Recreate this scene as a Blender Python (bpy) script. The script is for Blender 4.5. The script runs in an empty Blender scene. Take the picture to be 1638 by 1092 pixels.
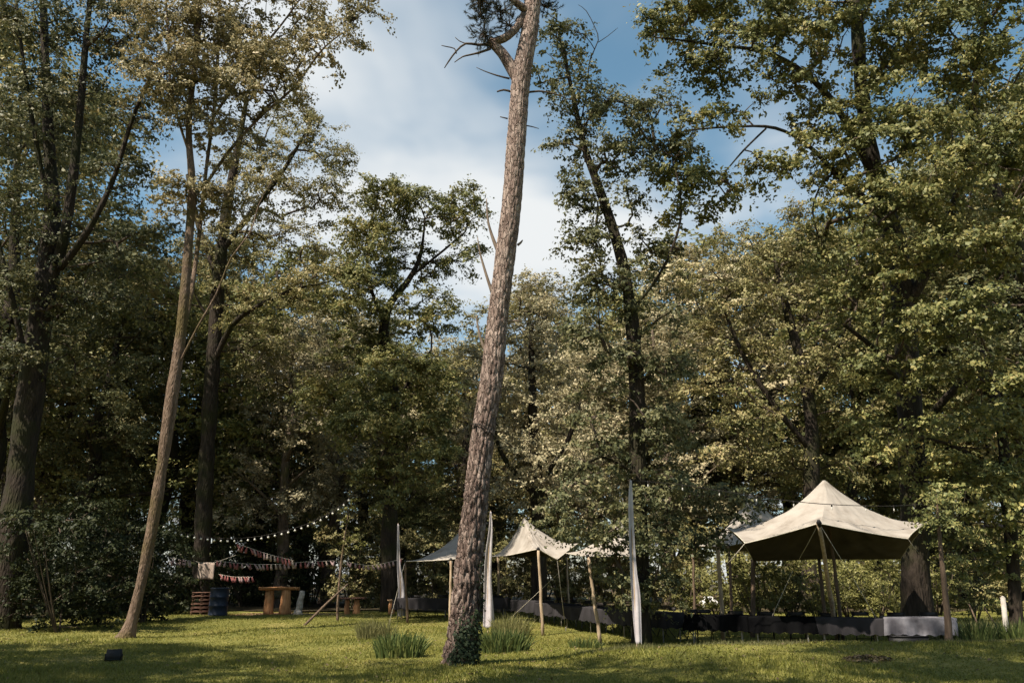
import bpy, math, random
import numpy as np
from mathutils import Vector, Matrix

# ------------------------------------------------------------------ camera, world, sun, exposure
scene = bpy.context.scene
COL = scene.collection
F_PX, CXP, CYP = 1300.0, 819.0, 546.0            # focal length and centre in pixels of the 1638x1092 photograph
PITCH = math.atan(384.0 / 1300.0)
CAM_Z = 1.6
cd = bpy.data.cameras.new('camera'); cam = bpy.data.objects.new('camera', cd); COL.objects.link(cam)
cd.sensor_width = 36.0; cd.lens = F_PX / 1638.0 * 36.0
cd.clip_start = 0.1; cd.clip_end = 2000.0
cam.location = (0, 0, CAM_Z); cam.rotation_euler = (math.pi / 2 + PITCH, 0, 0)
scene.camera = cam

SUN_AZ = math.radians(229.0)      # where the sun stands, clockwise from +Y: behind and left of the camera
SUN_EL = math.radians(54.0)
SUN_DIR = Vector((math.sin(SUN_AZ) * math.cos(SUN_EL), math.cos(SUN_AZ) * math.cos(SUN_EL), math.sin(SUN_EL)))
sd = bpy.data.lights.new('sun', 'SUN'); sun = bpy.data.objects.new('sun', sd); COL.objects.link(sun)
sd.energy = 5.0; sd.angle = math.radians(0.6); sd.color = (1.0, 0.90, 0.76)
sun.rotation_euler = (-SUN_DIR).to_track_quat('-Z', 'Y').to_euler(); sun.location = (-30, -30, 40)

world = bpy.data.worlds.new('World'); scene.world = world; world.use_nodes = True
wn = world.node_tree; wn.nodes.clear(); N = wn.nodes.new; L = wn.links.new
wo = N('ShaderNodeOutputWorld'); mix = N('ShaderNodeMixShader')
sky = N('ShaderNodeTexSky'); sky.sky_type = 'NISHITA'; sky.sun_disc = False
sky.sun_elevation = SUN_EL; sky.sun_rotation = SUN_AZ; sky.air_density = 1.0; sky.dust_density = 1.0; sky.ozone_density = 1.6
hs = N('ShaderNodeHueSaturation'); hs.inputs['Saturation'].default_value = 1.25; hs.inputs['Hue'].default_value = 0.475
b1 = N('ShaderNodeBackground'); b1.inputs['Strength'].default_value = 0.075
b2 = N('ShaderNodeBackground'); b2.inputs['Strength'].default_value = 0.47; b2.inputs['Color'].default_value = (0.93, 0.96, 0.97, 1)
tc = N('ShaderNodeTexCoord'); sp = N('ShaderNodeSeparateXYZ'); L(tc.outputs['Generated'], sp.inputs[0])
mx = N('ShaderNodeMath'); mx.operation = 'MAXIMUM'; mx.inputs[1].default_value = 0.06; L(sp.outputs['Z'], mx.inputs[0])
vd = N('ShaderNodeVectorMath'); vd.operation = 'DIVIDE'
cmb = N('ShaderNodeCombineXYZ')
for i in range(3): L(mx.outputs[0], cmb.inputs[i])
L(tc.outputs['Generated'], vd.inputs[0]); L(cmb.outputs[0], vd.inputs[1])
mp = N('ShaderNodeMapping'); mp.inputs['Location'].default_value = (4.54, 1.2, 0.0); mp.inputs['Scale'].default_value = (0.9, 0.75, 1)
L(vd.outputs[0], mp.inputs['Vector'])
nz = N('ShaderNodeTexNoise'); nz.inputs['Scale'].default_value = 0.85; nz.inputs['Detail'].default_value = 5; nz.inputs['Roughness'].default_value = 0.45
nz.inputs['Distortion'].default_value = 0.25
L(mp.outputs[0], nz.inputs['Vector'])
cr = N('ShaderNodeValToRGB'); cr.color_ramp.interpolation = 'EASE'
cr.color_ramp.elements[0].position = 0.47; cr.color_ramp.elements[0].color = (0.10, 0.10, 0.10, 1)
cr.color_ramp.elements[1].position = 0.66; cr.color_ramp.elements[1].color = (1, 1, 1, 1)
L(nz.outputs['Fac'], cr.inputs[0]); L(cr.outputs[0], mix.inputs[0])
L(sky.outputs[0], hs.inputs['Color']); L(hs.outputs[0], b1.inputs['Color'])
L(b1.outputs[0], mix.inputs[1]); L(b2.outputs[0], mix.inputs[2]); L(mix.outputs[0], wo.inputs[0])

vs = scene.view_settings
scene.display_settings.display_device = 'sRGB'
vs.view_transform = 'Standard'; vs.look = 'None'; vs.gamma = 1.0; vs.exposure = 0.98; vs.use_curve_mapping = False
scene.render.engine = 'CYCLES'
scene.cycles.use_light_tree = False; scene.cycles.max_bounces = 3; scene.cycles.diffuse_bounces = 1; scene.cycles.glossy_bounces = 1; scene.cycles.transmission_bounces = 2; scene.cycles.transparent_max_bounces = 4

# ------------------------------------------------------------------ pixel <-> place
def ray(px, py):
    v = np.array([(px - CXP) / F_PX, (CYP - py) / F_PX, -1.0])
    c, s = math.cos(math.pi / 2 + PITCH), math.sin(math.pi / 2 + PITCH)
    return np.array([v[0], v[1] * c - v[2] * s, v[1] * s + v[2] * c])
def at(px, py, Y):
    """the point seen at a pixel at the distance Y in front of the camera"""
    d = ray(px, py); t = Y / d[1]
    return np.array([0, 0, CAM_Z]) + d * t
def scale_at(p):
    """pixels per metre at a place"""
    dep = p[1] * math.cos(PITCH) + (p[2] - CAM_Z) * math.sin(PITCH)
    return F_PX / dep
def sst(a, b, x):
    t = np.clip((x - a) / (b - a), 0, 1); return t * t * (3 - 2 * t)
def hgt(x, y):
    """height of the lawn"""
    x = np.asarray(x, float); y = np.asarray(y, float)
    h = 0.28 * sst(22, 36, y)
    sg = np.where(y < 18.9, 3.2, 1.35)
    h = h + 0.32 * sst(0.6, 5.5, x) * np.exp(-((y - 18.9) / sg) ** 2)
    h = h + 0.035 * np.sin(x * 0.55 + 1.0) * np.sin(y * 0.43) + 0.02 * np.sin(x * 1.3 + y * 0.9) + 0.012 * np.sin(x * 2.7 - y * 1.9)
    return h
def gnd(px, py):
    d = ray(px, py); t = 4.0
    for i in range(4000):
        p = np.array([0, 0, CAM_Z]) + d * t
        if p[2] <= hgt(p[0], p[1]): break
        t += 0.02
    return p
def onground(px, Y):
    """a ground point on a picture column at the distance Y"""
    p = at(px, 985, Y)
    for i in range(6):
        z = float(hgt(p[0], p[1]))
        dep = Y * math.cos(PITCH) + (z - CAM_Z) * math.sin(PITCH)
        p = np.array([(px - CXP) / F_PX * dep, Y, z])
    return p

# ------------------------------------------------------------------ materials
def mat(name, rough=0.8, spec=0.3):
    m = bpy.data.materials.new(name); m.use_nodes = True
    b = m.node_tree.nodes['Principled BSDF']; b.inputs['Roughness'].default_value = rough
    b.inputs['Specular IOR Level'].default_value = spec
    return m, m.node_tree.nodes, m.node_tree.links, b
def ramp(nodes, stops):
    r = nodes.new('ShaderNodeValToRGB'); e = r.color_ramp.elements
    while len(e) < len(stops): e.new(0.5)
    for i, (p, c) in enumerate(stops): e[i].position = p; e[i].color = (*c, 1)
    return r
def noise_mat(name, stops, scale=6.0, rough=0.85, bump=0.3, bdist=0.02, stretch=(1, 1, 1), detail=5, spec=0.2, island=0.0, coord='Object'):
    m, n, l, b = mat(name, rough, spec)
    t = n.new('ShaderNodeTexCoord'); mp = n.new('ShaderNodeMapping'); mp.inputs['Scale'].default_value = stretch
    l.new(t.outputs[coord], mp.inputs[0])
    z = n.new('ShaderNodeTexNoise'); z.inputs['Scale'].default_value = scale; z.inputs['Detail'].default_value = detail
    l.new(mp.outputs[0], z.inputs['Vector'])
    r = ramp(n, stops); l.new(z.outputs['Fac'], r.inputs[0]); l.new(r.outputs[0], b.inputs['Base Color'])
    if bump:
        bp = n.new('ShaderNodeBump'); bp.inputs['Strength'].default_value = bump; bp.inputs['Distance'].default_value = bdist
        l.new(z.outputs['Fac'], bp.inputs['Height']); l.new(bp.outputs[0], b.inputs['Normal'])
    return m
def leaf_mat(name, stops, trans=0.25, rough=0.55, spec=0.25):
    m, n, l, b = mat(name, rough, spec)
    g = n.new('ShaderNodeNewGeometry'); oi = n.new('ShaderNodeObjectInfo')
    t = n.new('ShaderNodeTexCoord'); z = n.new('ShaderNodeTexNoise'); z.inputs['Scale'].default_value = 0.55; z.inputs['Detail'].default_value = 2
    l.new(t.outputs['Object'], z.inputs['Vector'])
    a = n.new('ShaderNodeMath'); a.operation = 'MULTIPLY_ADD'; a.inputs[1].default_value = 0.55; l.new(g.outputs['Random Per Island'], a.inputs[0])
    a2 = n.new('ShaderNodeMath'); a2.operation = 'MULTIPLY_ADD'; a2.inputs[1].default_value = 0.9; a2.inputs[2].default_value = -0.25
    l.new(z.outputs['Fac'], a2.inputs[0]); l.new(a2.outputs[0], a.inputs[2])
    r = ramp(n, stops); l.new(a.outputs[0], r.inputs[0])
    hv = n.new('ShaderNodeHueSaturation')
    v = n.new('ShaderNodeMapRange'); v.inputs[3].default_value = 0.8; v.inputs[4].default_value = 1.2
    l.new(oi.outputs['Random'], v.inputs[0]); l.new(v.outputs[0], hv.inputs['Value']); l.new(r.outputs[0], hv.inputs['Color'])
    l.new(hv.outputs[0], b.inputs['Base Color'])
    tr = n.new('ShaderNodeBsdfTranslucent'); l.new(hv.outputs[0], tr.inputs['Color'])
    ms = n.new('ShaderNodeMixShader'); ms.inputs[0].default_value = trans
    o = n['Material Output']; l.new(b.outputs[0], ms.inputs[1]); l.new(tr.outputs[0], ms.inputs[2]); l.new(ms.outputs[0], o.inputs[0])
    return m
def bark_mat(name, stops, scale=7.0, stretch=(1, 1, 0.25), bump=1.0, bdist=0.05, moss=None):
    m, n, l, b = mat(name, 0.9, 0.15)
    t = n.new('ShaderNodeTexCoord'); mp = n.new('ShaderNodeMapping'); mp.inputs['Scale'].default_value = stretch
    l.new(t.outputs['Object'], mp.inputs[0])
    z = n.new('ShaderNodeTexNoise'); z.inputs['Scale'].default_value = scale; z.inputs['Detail'].default_value = 6; z.inputs['Roughness'].default_value = 0.65
    l.new(mp.outputs[0], z.inputs['Vector'])
    v = n.new('ShaderNodeTexVoronoi'); v.inputs['Scale'].default_value = scale * 1.6; v.feature = 'DISTANCE_TO_EDGE'
    l.new(mp.outputs[0], v.inputs['Vector'])
    r = ramp(n, stops); l.new(z.outputs['Fac'], r.inputs[0])
    out = r.outputs[0]
    if moss:
        z2 = n.new('ShaderNodeTexNoise'); z2.inputs['Scale'].default_value = 0.9; z2.inputs['Detail'].default_value = 4; l.new(t.outputs['Object'], z2.inputs['Vector'])
        r2 = ramp(n, [(0.48, (0, 0, 0)), (0.62, (1, 1, 1))]); l.new(z2.outputs['Fac'], r2.inputs[0])
        mxn = n.new('ShaderNodeMix'); mxn.data_type = 'RGBA'; l.new(r2.outputs[0], mxn.inputs['Factor']); l.new(out, mxn.inputs['A']); mxn.inputs['B'].default_value = (*moss, 1)
        out = mxn.outputs['Result']
    l.new(out, b.inputs['Base Color'])
    ad = n.new('ShaderNodeMath'); ad.operation = 'MULTIPLY_ADD'; ad.inputs[1].default_value = 1.2
    l.new(v.outputs['Distance'], ad.inputs[0]); l.new(z.outputs['Fac'], ad.inputs[2])
    bp = n.new('ShaderNodeBump'); bp.inputs['Strength'].default_value = bump; bp.inputs['Distance'].default_value = bdist
    l.new(ad.outputs[0], bp.inputs['Height']); l.new(bp.outputs[0], b.inputs['Normal'])
    return m
M = {}
M['leaf_olive'] = leaf_mat('leaf_olive', [(0.05, (0.095, 0.102, 0.040)), (0.4, (0.203, 0.191, 0.076)), (0.7, (0.323, 0.271, 0.120)), (1.0, (0.476, 0.349, 0.190))])
M['leaf_pale'] = leaf_mat('leaf_pale', [(0.05, (0.186, 0.179, 0.108)), (0.4, (0.333, 0.300, 0.179)), (0.7, (0.458, 0.393, 0.241)), (1.0, (0.593, 0.473, 0.310))])
M['leaf_green'] = leaf_mat('leaf_green', [(0.05, (0.071, 0.088, 0.035)), (0.4, (0.156, 0.169, 0.058)), (0.7, (0.274, 0.249, 0.088)), (1.0, (0.428, 0.317, 0.124))])
M['leaf_dark'] = leaf_mat('leaf_dark', [(0.05, (0.045, 0.058, 0.030)), (0.4, (0.100, 0.109, 0.051)), (0.7, (0.170, 0.162, 0.072)), (1.0, (0.261, 0.217, 0.100))])
M['leaf_brown'] = leaf_mat('leaf_brown', [(0.05, (0.119, 0.107, 0.049)), (0.4, (0.218, 0.192, 0.091)), (0.7, (0.325, 0.264, 0.139)), (1.0, (0.456, 0.336, 0.190))])
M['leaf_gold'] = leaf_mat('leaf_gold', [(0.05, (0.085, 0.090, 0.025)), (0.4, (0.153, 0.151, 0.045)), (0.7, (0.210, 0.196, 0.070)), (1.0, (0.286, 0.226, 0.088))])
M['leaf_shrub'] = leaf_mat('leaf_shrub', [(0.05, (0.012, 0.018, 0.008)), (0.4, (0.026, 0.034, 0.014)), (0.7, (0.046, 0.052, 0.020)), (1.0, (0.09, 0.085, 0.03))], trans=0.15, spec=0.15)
M['needle'] = leaf_mat('needle', [(0.05, (0.018, 0.026, 0.014)), (0.5, (0.035, 0.042, 0.020)), (1.0, (0.07, 0.065, 0.035))], trans=0.1)
M['ivy'] = leaf_mat('ivy', [(0.05, (0.014, 0.026, 0.012)), (0.5, (0.030, 0.046, 0.020)), (1.0, (0.06, 0.075, 0.03))], trans=0.12, rough=0.6, spec=0.2)
M['iris'] = leaf_mat('iris', [(0.05, (0.039, 0.065, 0.020)), (0.5, (0.085, 0.114, 0.032)), (1.0, (0.194, 0.194, 0.061))], trans=0.25)
M['straw'] = leaf_mat('straw', [(0.05, (0.09, 0.10, 0.035)), (0.5, (0.17, 0.165, 0.065)), (1.0, (0.27, 0.235, 0.11))], trans=0.3)
M['grass_blade'] = leaf_mat('grass_blade', [(0.05, (0.109, 0.128, 0.025)), (0.5, (0.230, 0.229, 0.047)), (1.0, (0.381, 0.321, 0.090))], trans=0.35)
M['litter'] = leaf_mat('litter', [(0.05, (0.05, 0.035, 0.02)), (0.5, (0.12, 0.085, 0.045)), (1.0, (0.22, 0.17, 0.10))], trans=0.05)
M['bark_grey'] = bark_mat('bark_grey', [(0.3, (0.055, 0.042, 0.032)), (0.55, (0.13, 0.098, 0.074)), (0.75, (0.21, 0.165, 0.125))], moss=(0.085, 0.080, 0.028))
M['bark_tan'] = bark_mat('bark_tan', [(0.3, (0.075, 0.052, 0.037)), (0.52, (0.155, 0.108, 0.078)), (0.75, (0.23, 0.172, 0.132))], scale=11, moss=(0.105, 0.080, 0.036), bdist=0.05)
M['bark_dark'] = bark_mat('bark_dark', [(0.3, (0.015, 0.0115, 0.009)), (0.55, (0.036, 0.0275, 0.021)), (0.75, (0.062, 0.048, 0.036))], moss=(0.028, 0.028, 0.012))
M['twig'] = noise_mat('twig', [(0.3, (0.035, 0.026, 0.019)), (0.7, (0.10, 0.075, 0.055))], scale=3, bump=0)
M['dead_wood'] = noise_mat('dead_wood', [(0.3, (0.10, 0.075, 0.055)), (0.7, (0.24, 0.19, 0.15))], scale=5, bump=0.2)
M['pole_wood'] = noise_mat('pole_wood', [(0.3, (0.22, 0.155, 0.10)), (0.55, (0.38, 0.29, 0.20)), (0.75, (0.47, 0.37, 0.27))], scale=5, stretch=(3, 3, 0.5), bump=0.25, bdist=0.005)
M['pole_dark'] = noise_mat('pole_dark', [(0.3, (0.06, 0.042, 0.03)), (0.7, (0.16, 0.11, 0.075))], scale=5, stretch=(3, 3, 0.5), bump=0.25, bdist=0.005)
M['log_wood'] = noise_mat('log_wood', [(0.3, (0.30, 0.135, 0.055)), (0.55, (0.46, 0.23, 0.105)), (0.75, (0.56, 0.33, 0.17))], scale=5, stretch=(3, 3, 0.4), bump=0.35, bdist=0.01)
M['pale_log'] = noise_mat('pale_log', [(0.35, (0.20, 0.17, 0.14)), (0.7, (0.52, 0.47, 0.41))], scale=7, bump=0.3, bdist=0.01)
M['white_paint'] = noise_mat('white_paint', [(0.35, (0.30, 0.27, 0.24)), (0.65, (0.46, 0.43, 0.39))], scale=6, bump=0.2, bdist=0.005)
M['rope'] = noise_mat('rope', [(0.3, (0.36, 0.32, 0.26)), (0.7, (0.55, 0.50, 0.42))], scale=40, bump=0)
M['steel'] = noise_mat('steel', [(0.3, (0.18, 0.17, 0.16)), (0.7, (0.30, 0.28, 0.26))], scale=20, bump=0, rough=0.5)
M['black_plastic'] = noise_mat('black_plastic', [(0.3, (0.012, 0.012, 0.013)), (0.7, (0.022, 0.021, 0.022))], scale=30, bump=0.05, rough=0.5)
M['cable'] = noise_mat('cable', [(0.3, (0.014, 0.012, 0.011)), (0.7, (0.028, 0.024, 0.02))], scale=30, bump=0, rough=0.6)
M['blue_drum'] = noise_mat('blue_drum', [(0.3, (0.010, 0.016, 0.030)), (0.7, (0.018, 0.026, 0.044))], scale=4, bump=0.05, rough=0.5)
M['rust_wood'] = noise_mat('rust_wood', [(0.3, (0.085, 0.042, 0.030)), (0.7, (0.19, 0.105, 0.075))], scale=6, bump=0.3)
M['cut_wood'] = noise_mat('cut_wood', [(0.3, (0.30, 0.19, 0.11)), (0.7, (0.48, 0.33, 0.20))], scale=9, bump=0.2)
M['cloth_black'] = noise_mat('cloth_black', [(0.35, (0.0035, 0.0035, 0.004)), (0.65, (0.007, 0.007, 0.0075))], scale=3, bump=0.1, rough=1.0, spec=0.0)
M['cloth_grey'] = noise_mat('cloth_grey', [(0.35, (0.018, 0.0165, 0.018)), (0.65, (0.034, 0.031, 0.034))], scale=2.2, bump=0.1, rough=0.95)
M['cloth_pale'] = noise_mat('cloth_pale', [(0.35, (0.05, 0.047, 0.055)), (0.5, (0.13, 0.125, 0.14)), (0.65, (0.25, 0.24, 0.265))], scale=2.2, bump=0.1, rough=0.95)
M['chair_black'] = noise_mat('chair_black', [(0.3, (0.014, 0.012, 0.011)), (0.7, (0.030, 0.026, 0.023))], scale=8, bump=0.05, rough=0.5)
M['red_cloth'] = noise_mat('red_cloth', [(0.3, (0.17, 0.050, 0.048)), (0.7, (0.27, 0.11, 0.10))], scale=5, bump=0)
M['pink_cloth'] = noise_mat('pink_cloth', [(0.3, (0.27, 0.17, 0.165)), (0.7, (0.35, 0.25, 0.24))], scale=5, bump=0)
M['white_cloth'] = noise_mat('white_cloth', [(0.3, (0.62, 0.60, 0.57)), (0.7, (0.78, 0.76, 0.73))], scale=5, bump=0.1)
M['beige_cloth'] = noise_mat('beige_cloth', [(0.3, (0.26, 0.195, 0.155)), (0.7, (0.36, 0.29, 0.245))], scale=3, bump=0.1)
M['lamp_glass'] = mat('lamp_glass', 0.25, 0.5)[0]; M['lamp_glass'].node_tree.nodes['Principled BSDF'].inputs['Base Color'].default_value = (0.55, 0.53, 0.48, 1)
M['bare_earth'] = noise_mat('bare_earth', [(0.3, (0.13, 0.070, 0.040)), (0.5, (0.24, 0.140, 0.088)), (0.7, (0.34, 0.22, 0.15))], scale=2.5, detail=8, bump=0.6, bdist=0.03)
M['path_earth'] = noise_mat('path_earth', [(0.3, (0.085, 0.068, 0.045)), (0.5, (0.16, 0.125, 0.085)), (0.7, (0.26, 0.21, 0.15))], scale=2.5, detail=8, bump=0.6, bdist=0.03)
M['roof_tile'] = noise_mat('roof_tile', [(0.3, (0.26, 0.15, 0.12)), (0.7, (0.38, 0.25, 0.21))], scale=5, bump=0.2)
M['cabin_wall'] = noise_mat('cabin_wall', [(0.3, (0.16, 0.11, 0.075)), (0.7, (0.25, 0.18, 0.13))], scale=4, stretch=(1, 1, 6), bump=0.2)
M['pane'] = mat('pane', 0.08, 0.5)[0]; M['pane'].node_tree.nodes['Principled BSDF'].inputs['Base Color'].default_value = (0.03, 0.035, 0.04, 1)
def canvas_mat():
    m, n, l, b = mat('tent_canvas', 0.9, 0.15)
    t = n.new('ShaderNodeTexCoord')
    z = n.new('ShaderNodeTexNoise'); z.inputs['Scale'].default_value = 1.6; z.inputs['Detail'].default_value = 8; z.inputs['Roughness'].default_value = 0.65
    l.new(t.outputs['Object'], z.inputs['Vector'])
    r = ramp(n, [(0.28, (0.185, 0.158, 0.130)), (0.48, (0.285, 0.254, 0.220)), (0.7, (0.345, 0.314, 0.276))]); l.new(z.outputs['Fac'], r.inputs[0])
    l.new(r.outputs[0], b.inputs['Base Color'])
    bp = n.new('ShaderNodeBump'); bp.inputs['Strength'].default_value = 0.25; bp.inputs['Distance'].default_value = 0.03; l.new(z.outputs['Fac'], bp.inputs['Height']); l.new(bp.outputs[0], b.inputs['Normal'])
    return m
M['tent_canvas'] = canvas_mat()
M['tent_lining'] = noise_mat('tent_lining', [(0.3, (0.075, 0.062, 0.048)), (0.7, (0.115, 0.098, 0.078))], scale=2.0, bump=0.1, rough=1.0, spec=0.05)  # darker than the canvas: shade under the canopy put into the colour
def banner_mat():
    m, n, l, b = mat('banner_cloth', 0.9, 0.15)
    t = n.new('ShaderNodeTexCoord'); z = n.new('ShaderNodeTexNoise'); z.inputs['Scale'].default_value = 4; l.new(t.outputs['Object'], z.inputs['Vector'])
    r = ramp(n, [(0.3, (0.46, 0.42, 0.435)), (0.7, (0.58, 0.545, 0.555))]); l.new(z.outputs['Fac'], r.inputs[0]); l.new(r.outputs[0], b.inputs['Base Color'])
    tr = n.new('ShaderNodeBsdfTranslucent'); l.new(r.outputs[0], tr.inputs['Color'])
    ms = n.new('ShaderNodeMixShader'); ms.inputs[0].default_value = 0.25
    l.new(b.outputs[0], ms.inputs[1]); l.new(tr.outputs[0], ms.inputs[2]); l.new(ms.outputs[0], n['Material Output'].inputs[0])
    return m
M['banner_cloth'] = banner_mat()
def lawn_mat():
    m, n, l, b = mat('lawn_grass', 0.95, 0.1)
    t = n.new('ShaderNodeTexCoord')
    z = n.new('ShaderNodeTexNoise'); z.inputs['Scale'].default_value = 0.45; z.inputs['Detail'].default_value = 9; z.inputs['Roughness'].default_value = 0.62
    z2 = n.new('ShaderNodeTexNoise'); z2.inputs['Scale'].default_value = 14; z2.inputs['Detail'].default_value = 6; z2.inputs['Roughness'].default_value = 0.7
    for q in (z, z2): l.new(t.outputs['Object'], q.inputs['Vector'])
    r = ramp(n, [(0.32, (0.075, 0.080, 0.020)), (0.5, (0.145, 0.140, 0.038)), (0.62, (0.205, 0.180, 0.056)), (0.75, (0.27, 0.22, 0.092))])
    ad = n.new('ShaderNodeMath'); ad.operation = 'MULTIPLY_ADD'; ad.inputs[1].default_value = 0.6
    sb = n.new('ShaderNodeMath'); sb.operation = 'SUBTRACT'; sb.inputs[1].default_value = 0.5; l.new(z2.outputs['Fac'], sb.inputs[0]); l.new(sb.outputs[0], ad.inputs[0]); l.new(z.outputs['Fac'], ad.inputs[2])
    l.new(ad.outputs[0], r.inputs[0]); l.new(r.outputs[0], b.inputs['Base Color'])
    bp = n.new('ShaderNodeBump'); bp.inputs['Strength'].default_value = 0.7; bp.inputs['Distance'].default_value = 0.04; l.new(z2.outputs['Fac'], bp.inputs['Height']); l.new(bp.outputs[0], b.inputs['Normal'])
    return m
M['lawn'] = lawn_mat()
def pine_mat():
    m, n, l, b = mat('pine_bark', 0.9, 0.15)
    t = n.new('ShaderNodeTexCoord'); sx = n.new('ShaderNodeSeparateXYZ'); l.new(t.outputs['Object'], sx.inputs[0])
    mp = n.new('ShaderNodeMapping'); mp.inputs['Scale'].default_value = (1, 1, 0.3); l.new(t.outputs['Object'], mp.inputs[0])
    z = n.new('ShaderNodeTexNoise'); z.inputs['Scale'].default_value = 11; z.inputs['Detail'].default_value = 7; z.inputs['Roughness'].default_value = 0.7; l.new(mp.outputs[0], z.inputs['Vector'])
    vm = n.new('ShaderNodeMapping'); vm.inputs['Scale'].default_value = (9, 9, 3.2); l.new(t.outputs['Object'], vm.inputs[0])
    dz = n.new('ShaderNodeTexNoise'); dz.inputs['Scale'].default_value = 1.2; dz.inputs['Detail'].default_value = 3; l.new(vm.outputs[0], dz.inputs['Vector'])
    dv = n.new('ShaderNodeVectorMath'); dv.operation = 'MULTIPLY_ADD'; dv.inputs[1].default_value = (0.9, 0.9, 0.9); l.new(dz.outputs['Color'], dv.inputs[0]); l.new(vm.outputs[0], dv.inputs[2])
    ve = n.new('ShaderNodeTexVoronoi'); ve.feature = 'DISTANCE_TO_EDGE'; ve.inputs['Scale'].default_value = 1.5; l.new(dv.outputs[0], ve.inputs['Vector'])
    vc = n.new('ShaderNodeTexVoronoi'); vc.inputs['Scale'].default_value = 1.5; l.new(dv.outputs[0], vc.inputs['Vector'])
    sc_ = n.new('ShaderNodeSeparateColor'); l.new(vc.outputs['Color'], sc_.inputs[0])
    fm = n.new('ShaderNodeMath'); fm.operation = 'MULTIPLY_ADD'; fm.inputs[1].default_value = 0.30; l.new(sc_.outputs[0], fm.inputs[0])
    f0 = n.new('ShaderNodeMath'); f0.operation = 'SUBTRACT'; f0.inputs[1].default_value = 0.15; l.new(z.outputs['Fac'], f0.inputs[0]); l.new(f0.outputs[0], fm.inputs[2])
    ec = n.new('ShaderNodeMapRange'); ec.inputs[2].default_value = 0.12; l.new(ve.outputs['Distance'], ec.inputs[0])
    hb = n.new('ShaderNodeMath'); hb.operation = 'MULTIPLY_ADD'; hb.inputs[1].default_value = 0.5; l.new(z.outputs['Fac'], hb.inputs[0]); l.new(ec.outputs[0], hb.inputs[2])
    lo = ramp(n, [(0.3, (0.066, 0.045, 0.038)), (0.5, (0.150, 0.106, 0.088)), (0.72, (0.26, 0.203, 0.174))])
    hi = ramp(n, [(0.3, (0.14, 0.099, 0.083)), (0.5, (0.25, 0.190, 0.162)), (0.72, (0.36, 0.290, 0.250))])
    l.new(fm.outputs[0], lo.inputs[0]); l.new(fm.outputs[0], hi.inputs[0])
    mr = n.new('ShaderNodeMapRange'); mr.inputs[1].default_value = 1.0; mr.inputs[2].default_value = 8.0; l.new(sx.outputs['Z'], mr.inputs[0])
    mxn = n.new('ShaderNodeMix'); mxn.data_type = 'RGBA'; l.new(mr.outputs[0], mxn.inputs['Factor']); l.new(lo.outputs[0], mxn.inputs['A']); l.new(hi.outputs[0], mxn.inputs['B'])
    l.new(mxn.outputs['Result'], b.inputs['Base Color'])
    bp = n.new('ShaderNodeBump'); bp.inputs['Strength'].default_value = 1.0; bp.inputs['Distance'].default_value = 0.035; l.new(hb.outputs[0], bp.inputs['Height']); l.new(bp.outputs[0], b.inputs['Normal'])
    return m
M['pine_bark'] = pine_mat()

# ------------------------------------------------------------------ mesh helpers
def nmesh(name, V, Q, smooth=False):
    """mesh from numpy arrays; Q is (n,4) or (n,3), or a list of such arrays"""
    if not isinstance(Q, (list, tuple)): Q = [Q]
    Q = [np.asarray(q, np.int32) for q in Q if len(q)]
    me = bpy.data.meshes.new(name); V = np.asarray(V, np.float32)
    nl = sum(q.size for q in Q); npoly = sum(len(q) for q in Q)
    me.vertices.add(len(V)); me.vertices.foreach_set('co', V.ravel())
    me.loops.add(nl); me.polygons.add(npoly)
    me.loops.foreach_set('vertex_index', np.concatenate([q.ravel() for q in Q]))
    tot = np.concatenate([np.full(len(q), q.shape[1], np.int32) for q in Q])
    st = np.concatenate([[0], np.cumsum(tot)[:-1]]).astype(np.int32)
    me.polygons.foreach_set('loop_start', st); me.polygons.foreach_set('loop_total', tot)
    if smooth: me.polygons.foreach_set('use_smooth', np.ones(npoly, bool))
    me.update(calc_edges=True); me.validate()
    return me
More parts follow.
